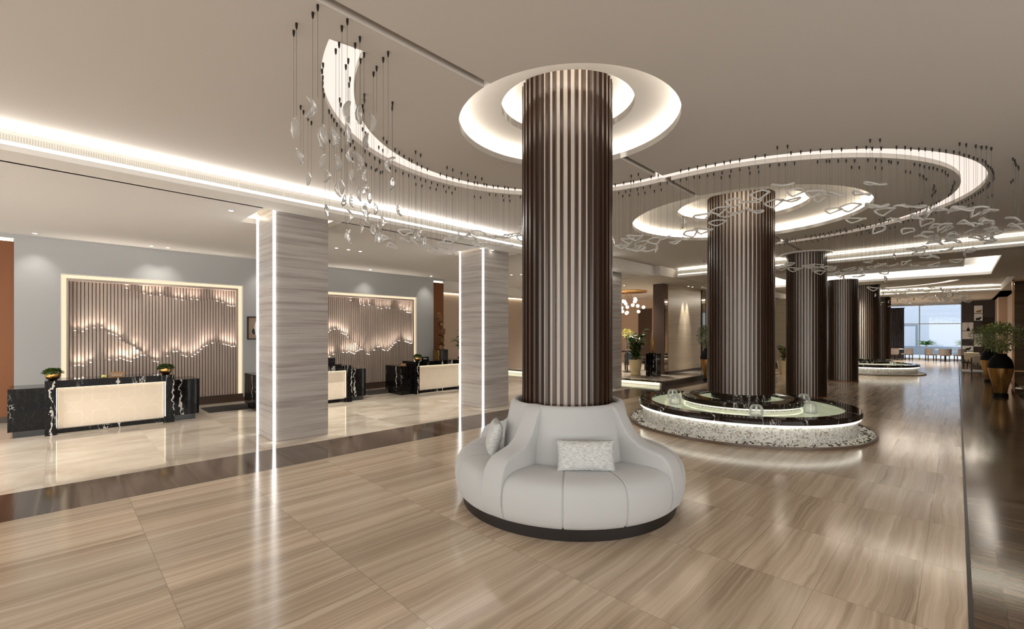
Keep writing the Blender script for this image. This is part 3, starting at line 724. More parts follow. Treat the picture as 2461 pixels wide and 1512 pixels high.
for k in range(4):
    b = B(); rows = []
    for i, (r_, zt) in enumerate(TOP):
        hw = .093+.022*min(1, max(0, (r_-.55)/.65)); zb = interp(BOT, r_); rad = min(.05, (zt-zb)*.5)
        if r_ < .7: hw = .085+.03*(1-(r_-.52)/.18)
        if i >= 11: hw -= .0
        rd = min(.034, hw*.6, max(.002, (zt-zb)*.6)); sec = [(-hw, zb), (-hw, zb+(zt-rd-zb)*.5), (-hw, zt-rd)]
        for q in range(1, 6): a = PI-PI/2*q/6; sec.append((-hw+rd+rd*math.cos(a), zt-rd+rd*math.sin(a)))
        sec.append((0, zt+.004)); sec2 = [(-x, z_) for x, z_ in sec[:-1]][::-1]
        rows.append([(r_, x, z_) for x, z_ in sec+sec2])
    V = b.grid(rows, closed_v=True); b.bm.faces.new(V[0]); b.bm.faces.new(V[-1][::-1])
    o = b.obj('armrest', M['sofa'], sofa, 60); o.rotation_euler = (0, 0, DIV[k])
def pillow(label, w, h, d, loc, rz, tilt):
    rows = []; nu, nv = 28, 20
    b = B()
    def P(u, v, s):
        fu, fv = 1-abs(u)**3.2, 1-abs(v)**3.2
        th = d/2*(max(0, fu*fv))**.5
        px = u*w/2*(1-.05*(1-abs(v))*abs(u)); pz = v*h/2*(1-.06*(1-abs(u))*abs(v))
        return (px, s*th, pz)
    for s in (1, -1):
        b.grid([[P(-1+2*i/nu, -1+2*j/nv, s) for j in range(nv+1)] for i in range(nu+1)])
    bmesh.ops.remove_doubles(b.bm, verts=b.bm.verts[:], dist=.0005)
    t = thing('cushion', label, 'cushion', loc, rz, 'silver cushions on the round sofa')
    o = b.obj('cover', M['pillow'], t, 80); o.rotation_euler = (tilt, 0, 0); o.location = (0, 0, h/2*math.cos(tilt))
    return t
def on_sofa(r_, deg, z): a = RAD(deg); return (COLX+r_*math.cos(a), 4.0+r_*math.sin(a), z)
pillow('silver woven lumbar cushion standing on the front seat of the round sofa',   .54, .29, .15, on_sofa(.83, -40, .515), RAD(-47+90), RAD(-13))
pillow('silver woven square cushion leaning on the left seat of the round sofa', .38, .36, .15, on_sofa(.83, -121, .515), RAD(-128+90), RAD(-13))

# ------------------------------------------------------------------ fountains
def jet(loc, label, s=1.):
    t = thing('water_jet', label, 'water jet', loc, 0, 'bell-shaped fountain jets')
    t.scale = (s, s, s)
    B().cyl(0, 0, .017, 0, .175, 12, .014).obj('water_column', M['jetw'], t, 60)
    B().lathe([(.014, .168), (.035, .186), (.06, .188), (.083, .173), (.10, .14), (.109, .10), (.112, .055), (.108, .004)], 28).obj('water_bell', M['jet'], t, 70)
    B().lathe([(.0, .01), (.05, .022), (.08, .012), (.10, .002)], 24).obj('foam', M['jetw'], t, 60)
def fountain(y, label, pebbles=True):
    t = thing('fountain', label, 'fountain', (COLX, y, 0), 0, 'round mosaic fountains')
    B().lathe([(2.13, 0), (2.16, 0), (2.16, .045), (2.13, .045)], 128, closed=True).obj('basin_edge', M['edge'], t, 40)
    B().lathe([(1.8, 0), (2.13, 0), (2.13, .02), (1.8, .02)], 128, closed=True).obj('basin_floor', M['white'], t, 40)
    B().lathe([(1.88, .0), (1.88, .31)], 128).obj('mosaic_wall', M['mosaic'], t, 60)
    B().lathe([(1.70, .325), (1.93, .325), (1.955, .34), (1.955, .41), (1.94, .428), (1.715, .428), (1.70, .415)], 128, closed=True).obj('rim', M['rim'], t, 40)
    B().lathe([(1.905, .295), (1.93, .295), (1.93, .318), (1.905, .318)], 128, closed=True).obj('rim_light_strip', M['led_f'], t)
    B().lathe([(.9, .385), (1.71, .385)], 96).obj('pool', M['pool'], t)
    B().lathe([(1.02, .36), (1.02, .44)], 96).obj('inner_mosaic_wall', M['mosaic'], t, 60)
    B().lathe([(.76, .445), (1.09, .445), (1.105, .455), (1.105, .53), (1.09, .543), (.78, .543), (.76, .53)], 96, closed=True).obj('inner_rim', M['rim'], t, 40)
    B().lathe([(1.045, .425), (1.065, .425), (1.065, .44), (1.045, .44)], 96, closed=True).obj('inner_light_strip', M['led_fi'], t)
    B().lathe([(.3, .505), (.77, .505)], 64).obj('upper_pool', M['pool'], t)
    B().lathe([(.0, .45), (.54, .45), (.54, .63), (.0, .63)], 64).obj('column_base', M['rim'], t, 40)
    if pebbles:
        r = random.Random(8); W, D = B(), B()
        for k in range(1500):
            a = r.uniform(0, 2*PI); rr = r.uniform(1.9, 2.115); b = W if r.random() < .72 else D
            s = r.uniform(.012, .022); b.ball((rr*math.cos(a), rr*math.sin(a), .03+r.uniform(0, .012)), s, 1, (1, r.uniform(.7, 1.2), .6))
        o = W.obj('white_pebbles', M['pebw'], t, 80); o['kind'] = 'stuff'; o = D.obj('black_pebbles', M['pebd'], t, 80); o['kind'] = 'stuff'
    return t
fountain(9.65, 'near round mosaic fountain with dark marble rim and glowing skirt')
fountain(26.4, 'far round mosaic fountain glowing near the end of the hall', False)
JN = ['left front', 'middle front', 'right front', 'right rear', 'left rear']
for (x, y), nm in zip(((-3.98, 8.63), (-2.45, 8.43), (-1.84, 9.35), (-2.2, 10.6), (-4.42, 9.45)), JN):
    jet((x, y, .385), 'bell-shaped water jet at the %s of the near fountain' % nm)
for (x, y), nm in zip(((-2.0, 25.6), (-3.2, 25.1), (-2.3, 27.5)), ('right', 'left', 'rear')):
    jet((x, y, .385), 'bell-shaped water jet at the %s of the far fountain' % nm)
# ------------------------------------------------------------------ glass pendants of the wave chandelier
def crystal_ring(seed, w=.10, l=.165, th=.011, bend=.05):
    """hollow rounded diamond of thick glass, saddle-bent"""
    r = random.Random(seed); pts = []; rad = []
    for i in range(24):
        a = 2*PI*i/24; c, s_ = math.cos(a), math.sin(a)
        x = l/2*math.copysign(abs(c)**1.6, c); y = w/2*math.copysign(abs(s_)**1.6, s_)
        pts.append((x, y, bend*(abs(c)**2-.5)+r.uniform(-.003, .003)+.006*math.sin(2*a))); rad.append(th*(1.0+.35*abs(c)**6+r.uniform(-.12, .12)))
    return B().tube(pts, th, 7, True, rad).mesh('crystal', M['glass_ring'], 80)
def crystal_petal(seed, l=.2, w=.085, bend=.06):
    """solid curved glass petal hanging on its long axis"""
    r = random.Random(seed); rows = []
    for i in range(13):
        f = i/12; hw = w/2*math.sin(PI*min(1, f*.9+.06))**.8; z = (f-.5)*l; cx = bend*((f-.5)*2)**2
        row = []
        for j in range(9):
            a = 2*PI*j/9; row.append((cx+.014*math.cos(a)*(1-.5*abs(f-.5)*2)+.02*(math.sin(a)**2), hw*math.sin(a)+r.uniform(-.002, .002), z))
        rows.append(row)
    b = B(); V = b.grid(rows, closed_v=True); b.bm.faces.new(V[0]); b.bm.faces.new(V[-1][::-1])
    return b.mesh('crystal', M['glass'], 70)
RINGM = [crystal_ring(s, .14+.015*(s % 3), .22+.015*(s % 2), .0095+.001*(s % 3), .018+.01*(s % 3)) for s in range(6)]
PETM = [crystal_petal(s, .145+.012*(s % 3), .058+.006*(s % 3), .034+.012*(s % 2)) for s in range(5)]
can_me = B().lathe([(0, 0), (.009, 0), (.009, -.022), (.005, -.045), (0, -.045)], 10).mesh('canopy', M['canopy'], 40)
cab_me = B().lathe([(.0013, 0), (.0013, 1)], 5).mesh('cable', M['cable'])
rp_ = random.Random(21); HUNG = []
def pendant(x, y, zc, drop, ang, sep, kind, label, group, parts=True, tilt=None):
    z = zc-drop
    if any((x-q[0])**2+(y-q[1])**2+(z-q[2])**2 < (.165 if parts else .17)**2 for q in HUNG): return None
    HUNG.append((x, y, z))
    t = thing('glass_pendant', label, 'glass pendant', (x, y, z), ang, group)
    me = (RINGM[rp_.randrange(6)] if kind == 'ring' else PETM[rp_.randrange(5)])
    rot = (rp_.choice((-1, 1))*rp_.uniform(.12, .55), rp_.uniform(-.2, .2), rp_.uniform(-.45, .45)) if kind == 'ring' else (rp_.uniform(-.25, .25), rp_.uniform(-.3, .3), rp_.uniform(0, 6.28))
    o = link('crystal', me, t, (0, 0, 0), rot)
    if parts:
        for s in (-1, 1):
            link('canopy', can_me, t, (s*sep/2, 0, drop))
            c = link('cable', cab_me, t, (s*sep/2, 0, (0 if kind == 'ring' else .06))); c.scale = (1, 1, drop-.03-(0 if kind == 'ring' else .06))
    return t
# arc length along the path and the drop of the glass below the ceiling
S = [0]
for a, b_ in zip(path, path[1:]): S.append(S[-1]+math.hypot(b_[0]-a[0], b_[1]-a[1]))
def at(s):
    import bisect
    i = min(len(path)-2, max(0, bisect.bisect_right(S, s)-1)); f = (s-S[i])/(S[i+1]-S[i]); a, b_ = path[i], path[i+1]
    tx, ty = b_[0]-a[0], b_[1]-a[1]; L = math.hypot(tx, ty)
    return a[0]+tx*f, a[1]+ty*f, tx/L, ty/L
L1 = S[118]; L2 = R2*PI; L3 = S[-1]-L1-L2
DROP = [(0, .78), (1.2, .82), (2.2, .98), (3.0, 1.02), (4.0, .86), (5.0, .66), (5.6, .60), (6.2, .78), (6.7, .98), (7.2, .86), (7.9, .62), (8.6, .50), (9.3, .60), (10.1, .78), (11.2, .86), (12.3, .82), (13.2, .74), (14.5, .86), (16, .95), (L1+L2-.6, .70), (L1+L2, .60), (L1+L2+1.5, .72), (S[-1], .8)]
ZONES = [(2.2, 'clear glass petal pendant in the loose cascade left of the front column', 'cascade of glass petals'), (5.6, 'clear glass diamond pendant in the stream below the white cove left of the front column', 'stream of glass diamonds left of the front column'),
         (8.0, 'clear glass diamond pendant between the front column and the fountain column', 'stream of glass diamonds between the columns'), (10.4, 'clear glass diamond pendant in the crest hanging in front of the fountain column', 'crest of glass diamonds at the fountain column'),
         (13.6, 'clear glass diamond pendant in the stream right of the fountain column', 'stream of glass diamonds right of the fountain column'), (L1+L2*.9, 'clear glass pendant in the far sweep in front of the second cove', 'far sweep of glass pendants'), (99, 'small clear glass pendant in front of the slatted columns behind the fountain', 'glass pendants at the rear columns')]
s = 2.45
while s < S[-1]-.1:
    x, y, tx, ty = at(s); ang = math.atan2(ty, tx)
    if y > 15.2: break
    zn = next(z for z in ZONES if s < z[0]); d = interp(DROP, s)
    loose = max(0, 1-s/2.6); far = s > 13.4 and s < 16.2
    for side in (-1, 1):
        for row, p in ((.205, .94), (.43, .42)):
            if rp_.random() > p: continue
            o = side*(row+rp_.uniform(-.02, .02)); j = rp_.uniform(-.05, .05)
            dd = d+rp_.uniform(-.09, .09)+(rp_.uniform(-.32, .42)*loose)+(rp_.uniform(-.2, .35) if far and rp_.random() < .5 else 0)
            kind = 'petal' if rp_.random() < (.35 if s < 3.2 else (.45 if far else .04)) else 'ring'
            pendant(x-ty*o+tx*j, y+tx*o+ty*j, ZC, max(.35, dd), ang, .11, kind, zn[1], zn[2])
    s += .215
CASC = [(-3.23, 1.28, 0.71), (-3.53, 1.25, 0.75), (-3.88, 1.6, 0.57), (-3.22, 1.49, 0.65), (-3.34, 1.65, 0.59), (-3.6, 1.94, 0.46), (-4.07, 1.68, 0.58), (-3.52, 1.57, 0.75), (-3.92, 1.86, 0.5), (-4.09, 2.09, 0.43), (-4.75, 1.75, 0.5), (-4.27, 1.77, 0.65), (-4.33, 1.96, 0.62), (-3.67, 1.72, 0.8), (-3.5, 1.77, 0.86), (-3.35, 1.9, 0.89), (-4.94, 1.9, 0.63), (-4.63, 1.99, 0.67), (-5.08, 2.43, 0.42), (-4.29, 2.18, 0.68), (-4.78, 2.11, 0.75), (-4.95, 2.27, 0.63), (-4.54, 2.24, 0.81), (-5.3, 2.75, 0.48), (-4.03, 2.36, 0.82), (-5.48, 2.53, 0.66), (-5.61, 2.67, 0.59), (-5.72, 2.99, 0.46), (-4.76, 2.43, 0.91), (-5.42, 2.95, 0.68), (-4.99, 2.99, 0.77), (-5.27, 2.23, 0.86), (-5.25, 2.53, 0.87), (-5.05, 2.6, 0.92), (-4.81, 2.72, 0.99), (-5.8, 3.17, 0.8), (-5.65, 2.87, 0.89), (-4.46, 2.08, 1.3), (-4.54, 2.42, 1.19), (-5.07, 2.81, 1.11)]
for k, (x, y, d) in enumerate(CASC):  # the loose cascade round the blunt end of the ribbon
    pendant(x, y, ZC, d, math.atan2(y-4.04, x+3.1)+PI/2, .10, 'petal', ZONES[0][1], ZONES[0][2])

# ------------------------------------------------------------------ ceilings beyond the hall cove
RX0, RX1, RY0, RY1 = -5.8, .82, 17.0, 22.2
cut = [boxm(RX0, RY0, ZR-.1, RX1, RY1, ZR+.32), boxm(-5.0, 18.2, ZR+.3, .14, 20.9, ZR+.52)]
me = boolean(B().box(-7.2, 15.75, ZR, 1.45, 23.6, ZR+.7).mesh('s'), cut); me.materials.clear(); me.materials.append(M['ceil']); struct(link('ceiling', me))
t = thing('stepped_ceiling_tray', 'bright stepped rectangular ceiling tray beyond the hall cove', 'ceiling recess', (0, 0, ZR))
b = B(); b.face([(RX0, RY0, .318), (RX1, RY0, .318), (RX1, RY1, .318), (RX0, RY1, .318)]); rect_ring(b, RX0, RY0, RX1, RY1, .012, .005, .318); b.obj('tray_lining', M['white'], t)
b = B(); rect_ring(b, RX0+.02, RY0+.02, RX1-.02, RY1-.02, .03, .10, .13); b.obj('tray_light_strip', M['led_tray'], t)
b = B(); rect_ring(b, -5.02, 18.18, .16, 20.92, .05, .19, .315); b.obj('inner_step', M['white'], t)
b = B(); rect_ring(b, -4.97, 18.23, .11, 20.87, .03, .33, .36); b.obj('inner_light_strip', M['led_tray'], t)
for x0, y0, sx, sy in ((-2.5, RY0+.12, 6.2, .1), (-2.5, RY1-.12, 6.2, .1), (RX1-.12, (RY0+RY1)/2, .1, 4.8), (RX0+.12, (RY0+RY1)/2, .1, 4.8)):
    area(x0, y0, ZR+.08, sx, sy, 15, (1, .93, .84), (PI, 0, 0))
for x0, y0, sx, sy in ((-2.4, 18.3, 4.8, .08), (-2.4, 20.8, 4.8, .08)): area(x0, y0, ZR+.36, sx, sy, 9, (1, .93, .84), (PI, 0, 0))
struct(B().box(-7.2, 23.6, ZC, 1.45, 31.2, ZC+.3).obj('ceiling', M['ceil'])); struct(B().box(-7.2, 23.5, ZR, 1.45, 23.6, ZC+.3).obj('trim_5', M['white']))
cove_y(31.0, -7.2, 1.45, ZR, 'trim_6', M['led_y'], M['led_yu'])
struct(B().box(-12, 31.2, ZR, 3.4, 42.2, ZR+.4).obj('ceiling', M['ceil']))
path2 = arc((COLX, 26.4), 3.1, RAD(-70), RAD(80), .2)
t = thing('ribbon_ceiling_light', 'far curved glowing ribbon light on the ceiling above the far fountain', 'ceiling light')
B().prism(ribbon_poly(path2, .28), ZC-.012, ZC-.001).obj('luminous_panel', M['ribbon'], t)
for i in range(0, len(path2), 1):
    x, y = path2[i]
    for side in (-.3, .05, .35):
        o = pendant(x+side*.9+rp_.uniform(-.1, .1), y+rp_.uniform(-.15, .15), ZC, rp_.uniform(.45, 1.0), rp_.uniform(0, PI), .1, 'ring' if rp_.random() < .7 else 'petal', 'tiny clear glass pendant of the distant chandelier above the far fountain', 'distant glass pendants', parts=False)
# lounge ceiling and soffits
struct(B().box(-20, 14.4, ZR-.02, -7.19, 41.9, ZR+.5).obj('ceiling', M['ceil']))

# ------------------------------------------------------------------ lounge platform on the left
plat = struct(B().box(-20, 14.45, .0, -7.15, 30, .15).obj('floor', M['cream']))
struct(B().box(-20.05, 14.33, .12, -7.05, 14.48, .155).obj('trim_7', M['rim'])); struct(B().box(-7.16, 14.48, .0, -7.05, 30, .153).obj('trim_8', M['brownbase']))
t = thing('lit_step_riser', 'glowing step riser along the lounge platform', 'step light', (-13.5, 14.42, 0)); B().box(-6.3, -.005, .012, 6.28, .02, .118).obj('light_panel', M['led_step2'], t)
struct(B().box(-8.75, 16.95, .15, -8.32, 17.32, ZR-.02).obj('wall_lounge', M['brownpanel']))
struct(B().box(-8.7, 17.32, .15, -8.3, 20.6, ZR-.02).obj('wall_lounge', M['stonewall'])); struct(B().box(-8.72, 17.3, .15, -8.27, 20.65, .25).obj('baseboard_lounge', M['brownbase']))
t = thing('mirror_strip', 'narrow smoked mirror strip between the brown panel and the stone wall', 'mirror', (-8.32, 17.14, .15)); B().box(.0, -.14, .1, .02, .16, 3.6).obj('glass', M['mirror'], t); B().box(-.004, .16, .1, .03, .18, 3.6).obj('frame', M['bronze'], t)
t = thing('mirror_strip', 'narrow smoked mirror strip at the far end of the stone wall', 'mirror', (-8.3, 20.95, .15)); B().box(-.3, -.28, 0, .02, .2, 3.6).obj('glass', M['mirror'], t); B().box(-.1, .2, .0, .06, .3, 3.6).obj('frame', M['white'], t)
struct(B().box(-16, 24, 0, -8.6, 24.3, ZR).obj('wall_lounge', M['pink_wall']))
struct(B().box(-13.3, 23.95, .15, -12.45, 24.01, 3.2).obj('door_1', M['brownpanel']))
struct(B().box(-7.6, 24.0, .15, -4.9, 24.0+.02, .16).obj('trim_9', M['brownbase']))
struct(B().box(-9.3, 29.5, 0, -5.6, 29.8, ZR).obj('wall_back', M['stonewall']))
# lounge furniture
potted('fiddle_leaf_fig', 'dark fiddle-leaf fig in a cream pot at the lounge platform edge', 'plant', (-8.95, 15.9, .15), [(0, 0), (.17, 0), (.2, .04), (.17, .16), (.21, .22), (.245, .45), (.25, .62), (.235, .62), (.225, .56), (0, .55)], M['creampot'], M['fig'], 16, 1.2, .30, .21, 7, None, 11, .2)
t = thing('marble_pedestal', 'black marble pedestal at the lounge platform corner', 'pedestal', (-8.35, 16.2, .15)); B().box(-.2, -.22, 0, .2, .22, .86, .004, 1).obj('block', M['blackm'], t)
t = thing('flame_sculpture', 'slender gold flame sculpture on the black marble pedestal', 'sculpture', (-8.4, 16.2, 1.01)); b = B()
b.tube([(0, -.05, 0), (.03, -.08, .3), (0, -.04, .55), (.02, -.06, .9)], .05, 8, False, [.05, .06, .035, .004]); b.tube([(0, .06, 0), (-.02, .09, .2), (.02, .04, .45), (0, .05, .7)], .05, 8, False, [.05, .07, .04, .004]); b.obj('flames', M['gold'], t, 60); B().box(-.09, -.13, 0, .09, .13, .03).obj('base', M['gloss_black'], t)
def armchair(name, label, loc, rz, fab, frame, spindle=False, group=None):
    t = thing(name, label, 'chair', loc, rz, group)
    B().box(-.30, -.30, .30, .30, .30, .44, .03).obj('seat', fab, t); 
    o = B().box(-.29, .20, .42, .29, .32, .84, .035).obj('backrest', fab, t); o.rotation_euler = (RAD(-8), 0, 0); o.location = (0, -.05, 0)
    for sx in (-1, 1):
        B().box(sx*.33-.03, -.30, .56, sx*.33+.03, .32, .61, .01).obj('armrest', frame, t)
        for sy in (-1, 1): B().box(sx*.32-.025, sy*.28-.025, 0, sx*.32+.025, sy*.28+.025, .58).obj('leg', frame, t)
    b = B(); b.box(-.34, .30, .24, .34, .34, .30); b.box(-.34, .30, .62, .34, .34, .68)
    if spindle:
        for q in range(5): b.box(-.26+.13*q-.012, .31, .30, -.26+.13*q+.012, .335, .62)
    b.obj('back_frame', frame, t)
    return t
armchair('lounge_armchair', 'dark navy armchair with striped cushion behind the yellow flowers', (-10.2, 18.1, .15), RAD(170), M['navy'], M['darkwood'])
t = thing('cushion', 'black and pink striped cushion on the navy lounge armchair', 'cushion', (-10.2, 17.97, .60), RAD(170)); b = B(); b.box(-.2, -.05, 0, .2, .05, .34, .03); b.obj('cover', M['pink_wall'], t); b = B(); b.box(-.07, -.055, 0, .07, .055, .345, .02); b.obj('stripe', M['black'], t)
t = thing('side_table', 'round black side table holding the yellow flowers', 'table', (-9.95, 17.0, .15)); B().lathe([(0, .86), (.28, .86), (.28, .90), (0, .90)], 28).obj('table_top', M['gloss_black'], t); B().cyl(0, 0, .03, .02, .86, 12).obj('stem', M['darkwood'], t); B().cyl(0, 0, .18, 0, .02, 24).obj('base', M['gloss_black'], t)
t = thing('flower_vase', 'slim glass vase of yellow flowers on the round side table', 'vase', (-9.95, 17.0, 1.05)); B().lathe([(0, 0), (.08, 0), (.04, .04), (.05, .3), (.075, .62), (.07, .62), (.045, .3), (0, .05)], 20).obj('vase', M['glass'], t, 50)
r = random.Random(2); b = B()
for k in range(260):
    d = Vector((r.gauss(0, 1), r.gauss(0, 1), r.gauss(0, .8)+.4)).normalized(); b.leaf(Vector((0, 0, .72))+Vector((d.x*.26, d.y*.26, d.z*.2))*r.uniform(.4, 1), d, (0, 0, 1), .07, .05)
b.obj('blossoms', M['yellow'], t, fix=False); b = B()
for k in range(7): b.tube([(.02*math.cos(k), .02*math.sin(k), .1), (.06*math.cos(k), .06*math.sin(k), .7)], .005, 5)
b.obj('stems', M['leaf'], t)
t = thing('glass_bubble_chandelier', 'cluster chandelier of glowing clear glass globes in the lounge', 'chandelier', (-11.1, 18.9, 3.15)); r = random.Random(6)
gm = B().ball((0, 0, 0), .085, 2).mesh('globe', M['bulb'], 80)
for k in range(26):
    f = r.random(); link('globe', gm, t, (r.uniform(-.75, .75), r.uniform(-.5, .5), -.55+.75*abs(f)+.15))
b = B()
for k in range(8): b.tube([(r.uniform(-.6, .6), r.uniform(-.4, .4), -.2+.1*k*.6), (r.uniform(-.2, .2), 0, .62)], .008, 5)
b.obj('rods', M['gold'], t)
t = thing('ceiling_medallion', 'round gold disc fixed on the lounge ceiling', 'ceiling disc', (-11.0, 18.9, ZR-.09)); B().lathe([(0, 0), (.8, 0), (.84, .03), (.84, .07), (0, .07)], 48).obj('disc', M['gold'], t, 40)
t = thing('lounge_sofa', 'dark lounge sofa glimpsed left of the front column', 'sofa', (-13.1, 15.9, .15)); B().box(-.9, -.4, .12, .9, .45, .42, .04).obj('seat', M['curtain'], t); B().box(-.9, .3, .4, .9, .5, .85, .05).obj('backrest', M['curtain'], t); B().box(-.85, -.35, 0, .85, .4, .12).obj('base', M['darkwood'], t)
struct(B().box(-13.4, 17.0, .15, -12.4, 17.4, 3.6).obj('wall_lounge', M['brownpanel']))
potted('potted_plant', 'leafy plant in a cream pot glimpsed right of the fountain column', 'plant', (-5.4, 22.4, 0), [(0, 0), (.2, 0), (.26, .6), (.24, .6), (.22, .55), (0, .55)], M['creampot'], M['fig'], 10, .95, .3, .1, 12)
armchair('lounge_armchair', 'pale tufted armchair glimpsed between the fountain column and the next', (-5.6, 24.2, 0), RAD(200), M['sofa'], M['darkwood'])

# ------------------------------------------------------------------ large gold and black vases
def vase(loc, label, R, seed, sc=1.):
    t = thing('floor_vase', label, 'vase', loc, rz=0, group='black and gold floor vases'); t.scale = (sc*.76, sc*.76, sc*1.02)
    B().lathe([(0, 0), (.18, 0), (.185, .05), (.165, .085), (.15, .09)], 40).obj('foot', M['black'], t, 40)
    B().lathe([(.145, .088), (.16, .14), (.195, .28), (.25, .46), (.293, .62), (.305, .71)], 48).obj('body', M['goldleaf'], t, 60)
    B().lathe([(.305, .71), (.30, .79), (.278, .87), (.235, .95), (.185, 1.0), (.155, 1.02), (.15, 1.05), (.158, 1.065), (.14, 1.065), (.13, 1.02), (0, 1.0)], 48).obj('shoulder', M['black'], t, 50)
    r = random.Random(seed); tw, lf = B(), B()
    for k in range(12):
        a = 2*PI*k/12+r.uniform(-.2, .2); q = r.uniform(.03, .09); w = r.uniform(.15, .33)
        tw.tube([(q*math.cos(a), q*math.sin(a), .98), (q*1.4*math.cos(a+.3), q*1.4*math.sin(a+.3), 1.2), (w*math.cos(a), w*math.sin(a), 1.42)], .011, 5, False, [.012, .010, .005])
    for k in range(1700):
        d = Vector((r.gauss(0, 1), r.gauss(0, 1), r.gauss(0, 1))).normalized(); f = r.uniform(.35, 1.12)**.7
        p = Vector((0, 0, 1.47))+Vector((d.x*R, d.y*R, d.z*.34))*f
        lf.leaf(p, d+Vector((r.uniform(-.9, .9), r.uniform(-.9, .9), r.uniform(-.2, .9))), (0, 0, 1), r.uniform(.06, .1), .035, .15)
    tw.obj('twigs', M['twig'], t); lf.obj('foliage', M['leaf2'], t, fix=False)
vase((.875, 18.85, 0), 'large black and gold floor vase with olive shrub nearest the right wall', .54, 1, 1.12)
vase((.86, 24.1, 0), 'black and gold floor vase with shrub standing behind the nearest vase', .60, 2, 1.12)
vase((-6.75, 17.4, 0), 'black and gold floor vase with shrub left of the fountain column', .42, 3, 1.12)

# ------------------------------------------------------------------ right side
struct(B().box(1.18, 9, 0, 1.42, 20.6, .10).obj('trim_10', M['rim'])); struct(B().box(1.42, 9, 0, 4, 30, .095).obj('floor', M['cream']))
struct(B().box(1.22, 20.6, -.1, 3.4, 41.9, 0).obj('floor', M['border']))
struct(B().box(1.40, 16.6, .09, 2.0, 17.6, ZC).obj('wall_right', M['pier']))
t = thing('bronze_display_frame', 'tall bronze framed mirror screen beyond the right-hand vases', 'screen', (1.45, 22.0, 0))
for k, x in enumerate((-.15, .16, .5)): B().box(x-.025, -.05, 0, x+.025, .05, 3.55).obj('post', M['bronze'], t)
B().box(-.12, .0, 0, .5, .03, 3.55).obj('mirror_panel', M['mirror'], t)
b = B(); b.box(-.17, -.05, .55, .52, .05, .59); b.box(-.17, -.05, 3.5, .52, .05, 3.55); b.obj('rail', M['bronze'], t)
struct(B().box(1.95, 22, 0, 2.2, 40, ZC).obj('wall_right', M['tan_wall'])); struct(B().box(1.45, 15.7, ZR, 4.3, 42.2, ZC+.3).obj('ceiling', M['ceil']))
struct(B().box(1.62, 36.5, 0, 2.6, 39.9, ZR).obj('wall_right', M['pink_wall']))
struct(B().box(1.22, -7, -.12, 5, 9, 0).obj('floor', M['border'])); struct(B().box(1.45, -7, ZC, 5.2, 9, ZC+.3).obj('ceiling', M['ceil']))
struct(B().box(5, -7, 3.3, 5.2, 9, ZC).obj('wall_right', M['tan_wall'])); struct(B().box(5, 7, 0, 5.2, 9, 3.3).obj('wall_right', M['tan_wall'])); struct(B().box(4, 9, 0, 5.2, 9.2, ZC).obj('wall_right', M['tan_wall'])); struct(B().box(4, 9.2, 0, 4.2, 42, ZC).obj('wall_right', M['tan_wall'])); struct(B().box(1.45, 9, ZC, 4.2, 15.7, ZC+.3).obj('ceiling', M['ceil']))
t = struct(bpy.data.objects.new('added_fill_opening', None)); C.objects.link(t); t.location = (5.1, 0, 0); b = B()  # unseen opening added so daylight fills the hall; its frame bars are made up
for y in (-7, -3.5, 0, 3.5, 6.95): b.box(-.04, y-.03, 0, .04, y+.03, 3.3)
b.box(-.04, -7, 2.3, .04, 6.95, 2.36); b.obj('window_frame', M['alu'], t)
# bookcase room divider
t = thing('open_bookcase', 'tall dark brown bookcase with open lit niches near the window', 'bookcase', (.2, 38.6, 0))
W, H = 1.36, 3.75; cols = [(0, .50), (.50, .88), (.88, W)]
openz = [[(.45, 1.05), (1.45, 2.45)], [(1.0, 1.75), (2.55, 3.45)], [(2.2, 2.75)]]
b = B()
for (x0, x1), oz in zip(cols, openz):
    z = 0
    for a, c in oz: b.box(x0, -.15, z, x1, .15, a); z = c
    b.box(x0, -.15, z, x1, .15, H); b.box(x0-.012, -.15, 0, x0+.012, .15, H)
b.box(W-.012, -.15, 0, W+.012, .15, H); b.obj('carcass', M['darkwood'], t)
for (x0, x1), oz in zip(cols[:2], openz[:2]):
    for a, c in oz: B().box(x0, -.15, (a+c)/2-.03, x1, .15, (a+c)/2).obj('shelf', M['darkwood'], t)
B().box(.88, .1, 2.2, W, .14, 2.75).obj('back_panel', M['curtain'], t)
for x, z, lab, nm, m in ((1.13, 2.2, 'small gold animal figurine in the right niche of the bookcase', 'figurine', 'gold'), (.68, 2.55, 'black abstract figurine in the upper middle niche of the bookcase', 'figurine', 'gloss_black'), (.27, 1.95, 'small black vase with twigs in the left niche of the bookcase', 'small_vase', 'gloss_black'), (.25, .75, 'dark ornament on the lowest left shelf of the bookcase', 'ornament', 'gloss_black'), (.7, 3.0, 'tiny gold ornament on the top shelf of the bookcase', 'ornament', 'gold')):
    b = B(); b.ball((0, 0, .10), .08, 2, (1.3, .7, .8)); b.ball((.1, 0, .16), .045, 2)
    for q in (-.06, .06): b.box(q-.012, -.02, 0, q+.012, .02, .08)
    if nm == 'small_vase': b = B(); b.lathe([(0, 0), (.07, 0), (.06, .12), (.02, .16), (.02, .2), (0, .2)], 16); b.tube([(0, 0, .18), (.01, 0, .5)], .005, 5); b.tube([(0, 0, .18), (-.05, 0, .45)], .004, 5)
    tag(b.obj(nm, M[m], None, 60, (.2+x, 38.6, z)), lab, nm.replace('_', ' '))
armchair('cream_armchair', 'cream cushioned dark wood armchair with its spindle back towards the vases', (.80, 30.2, 0), RAD(180), M['creamfab'], M['darkwood'], True)
armchair('cream_armchair', 'second cream cushioned armchair just behind the spindle-back one', (.62, 33.6, 0), RAD(165), M['creamfab'], M['darkwood'], True)
b = B(); b.box(-1.3, -.9, 0, 1.3, .9, .012); tag(b.obj('area_rug', M['sofa'], None, None, (1.45, 30.6, 0)), 'pale rug strip under the cream armchairs', 'rug')

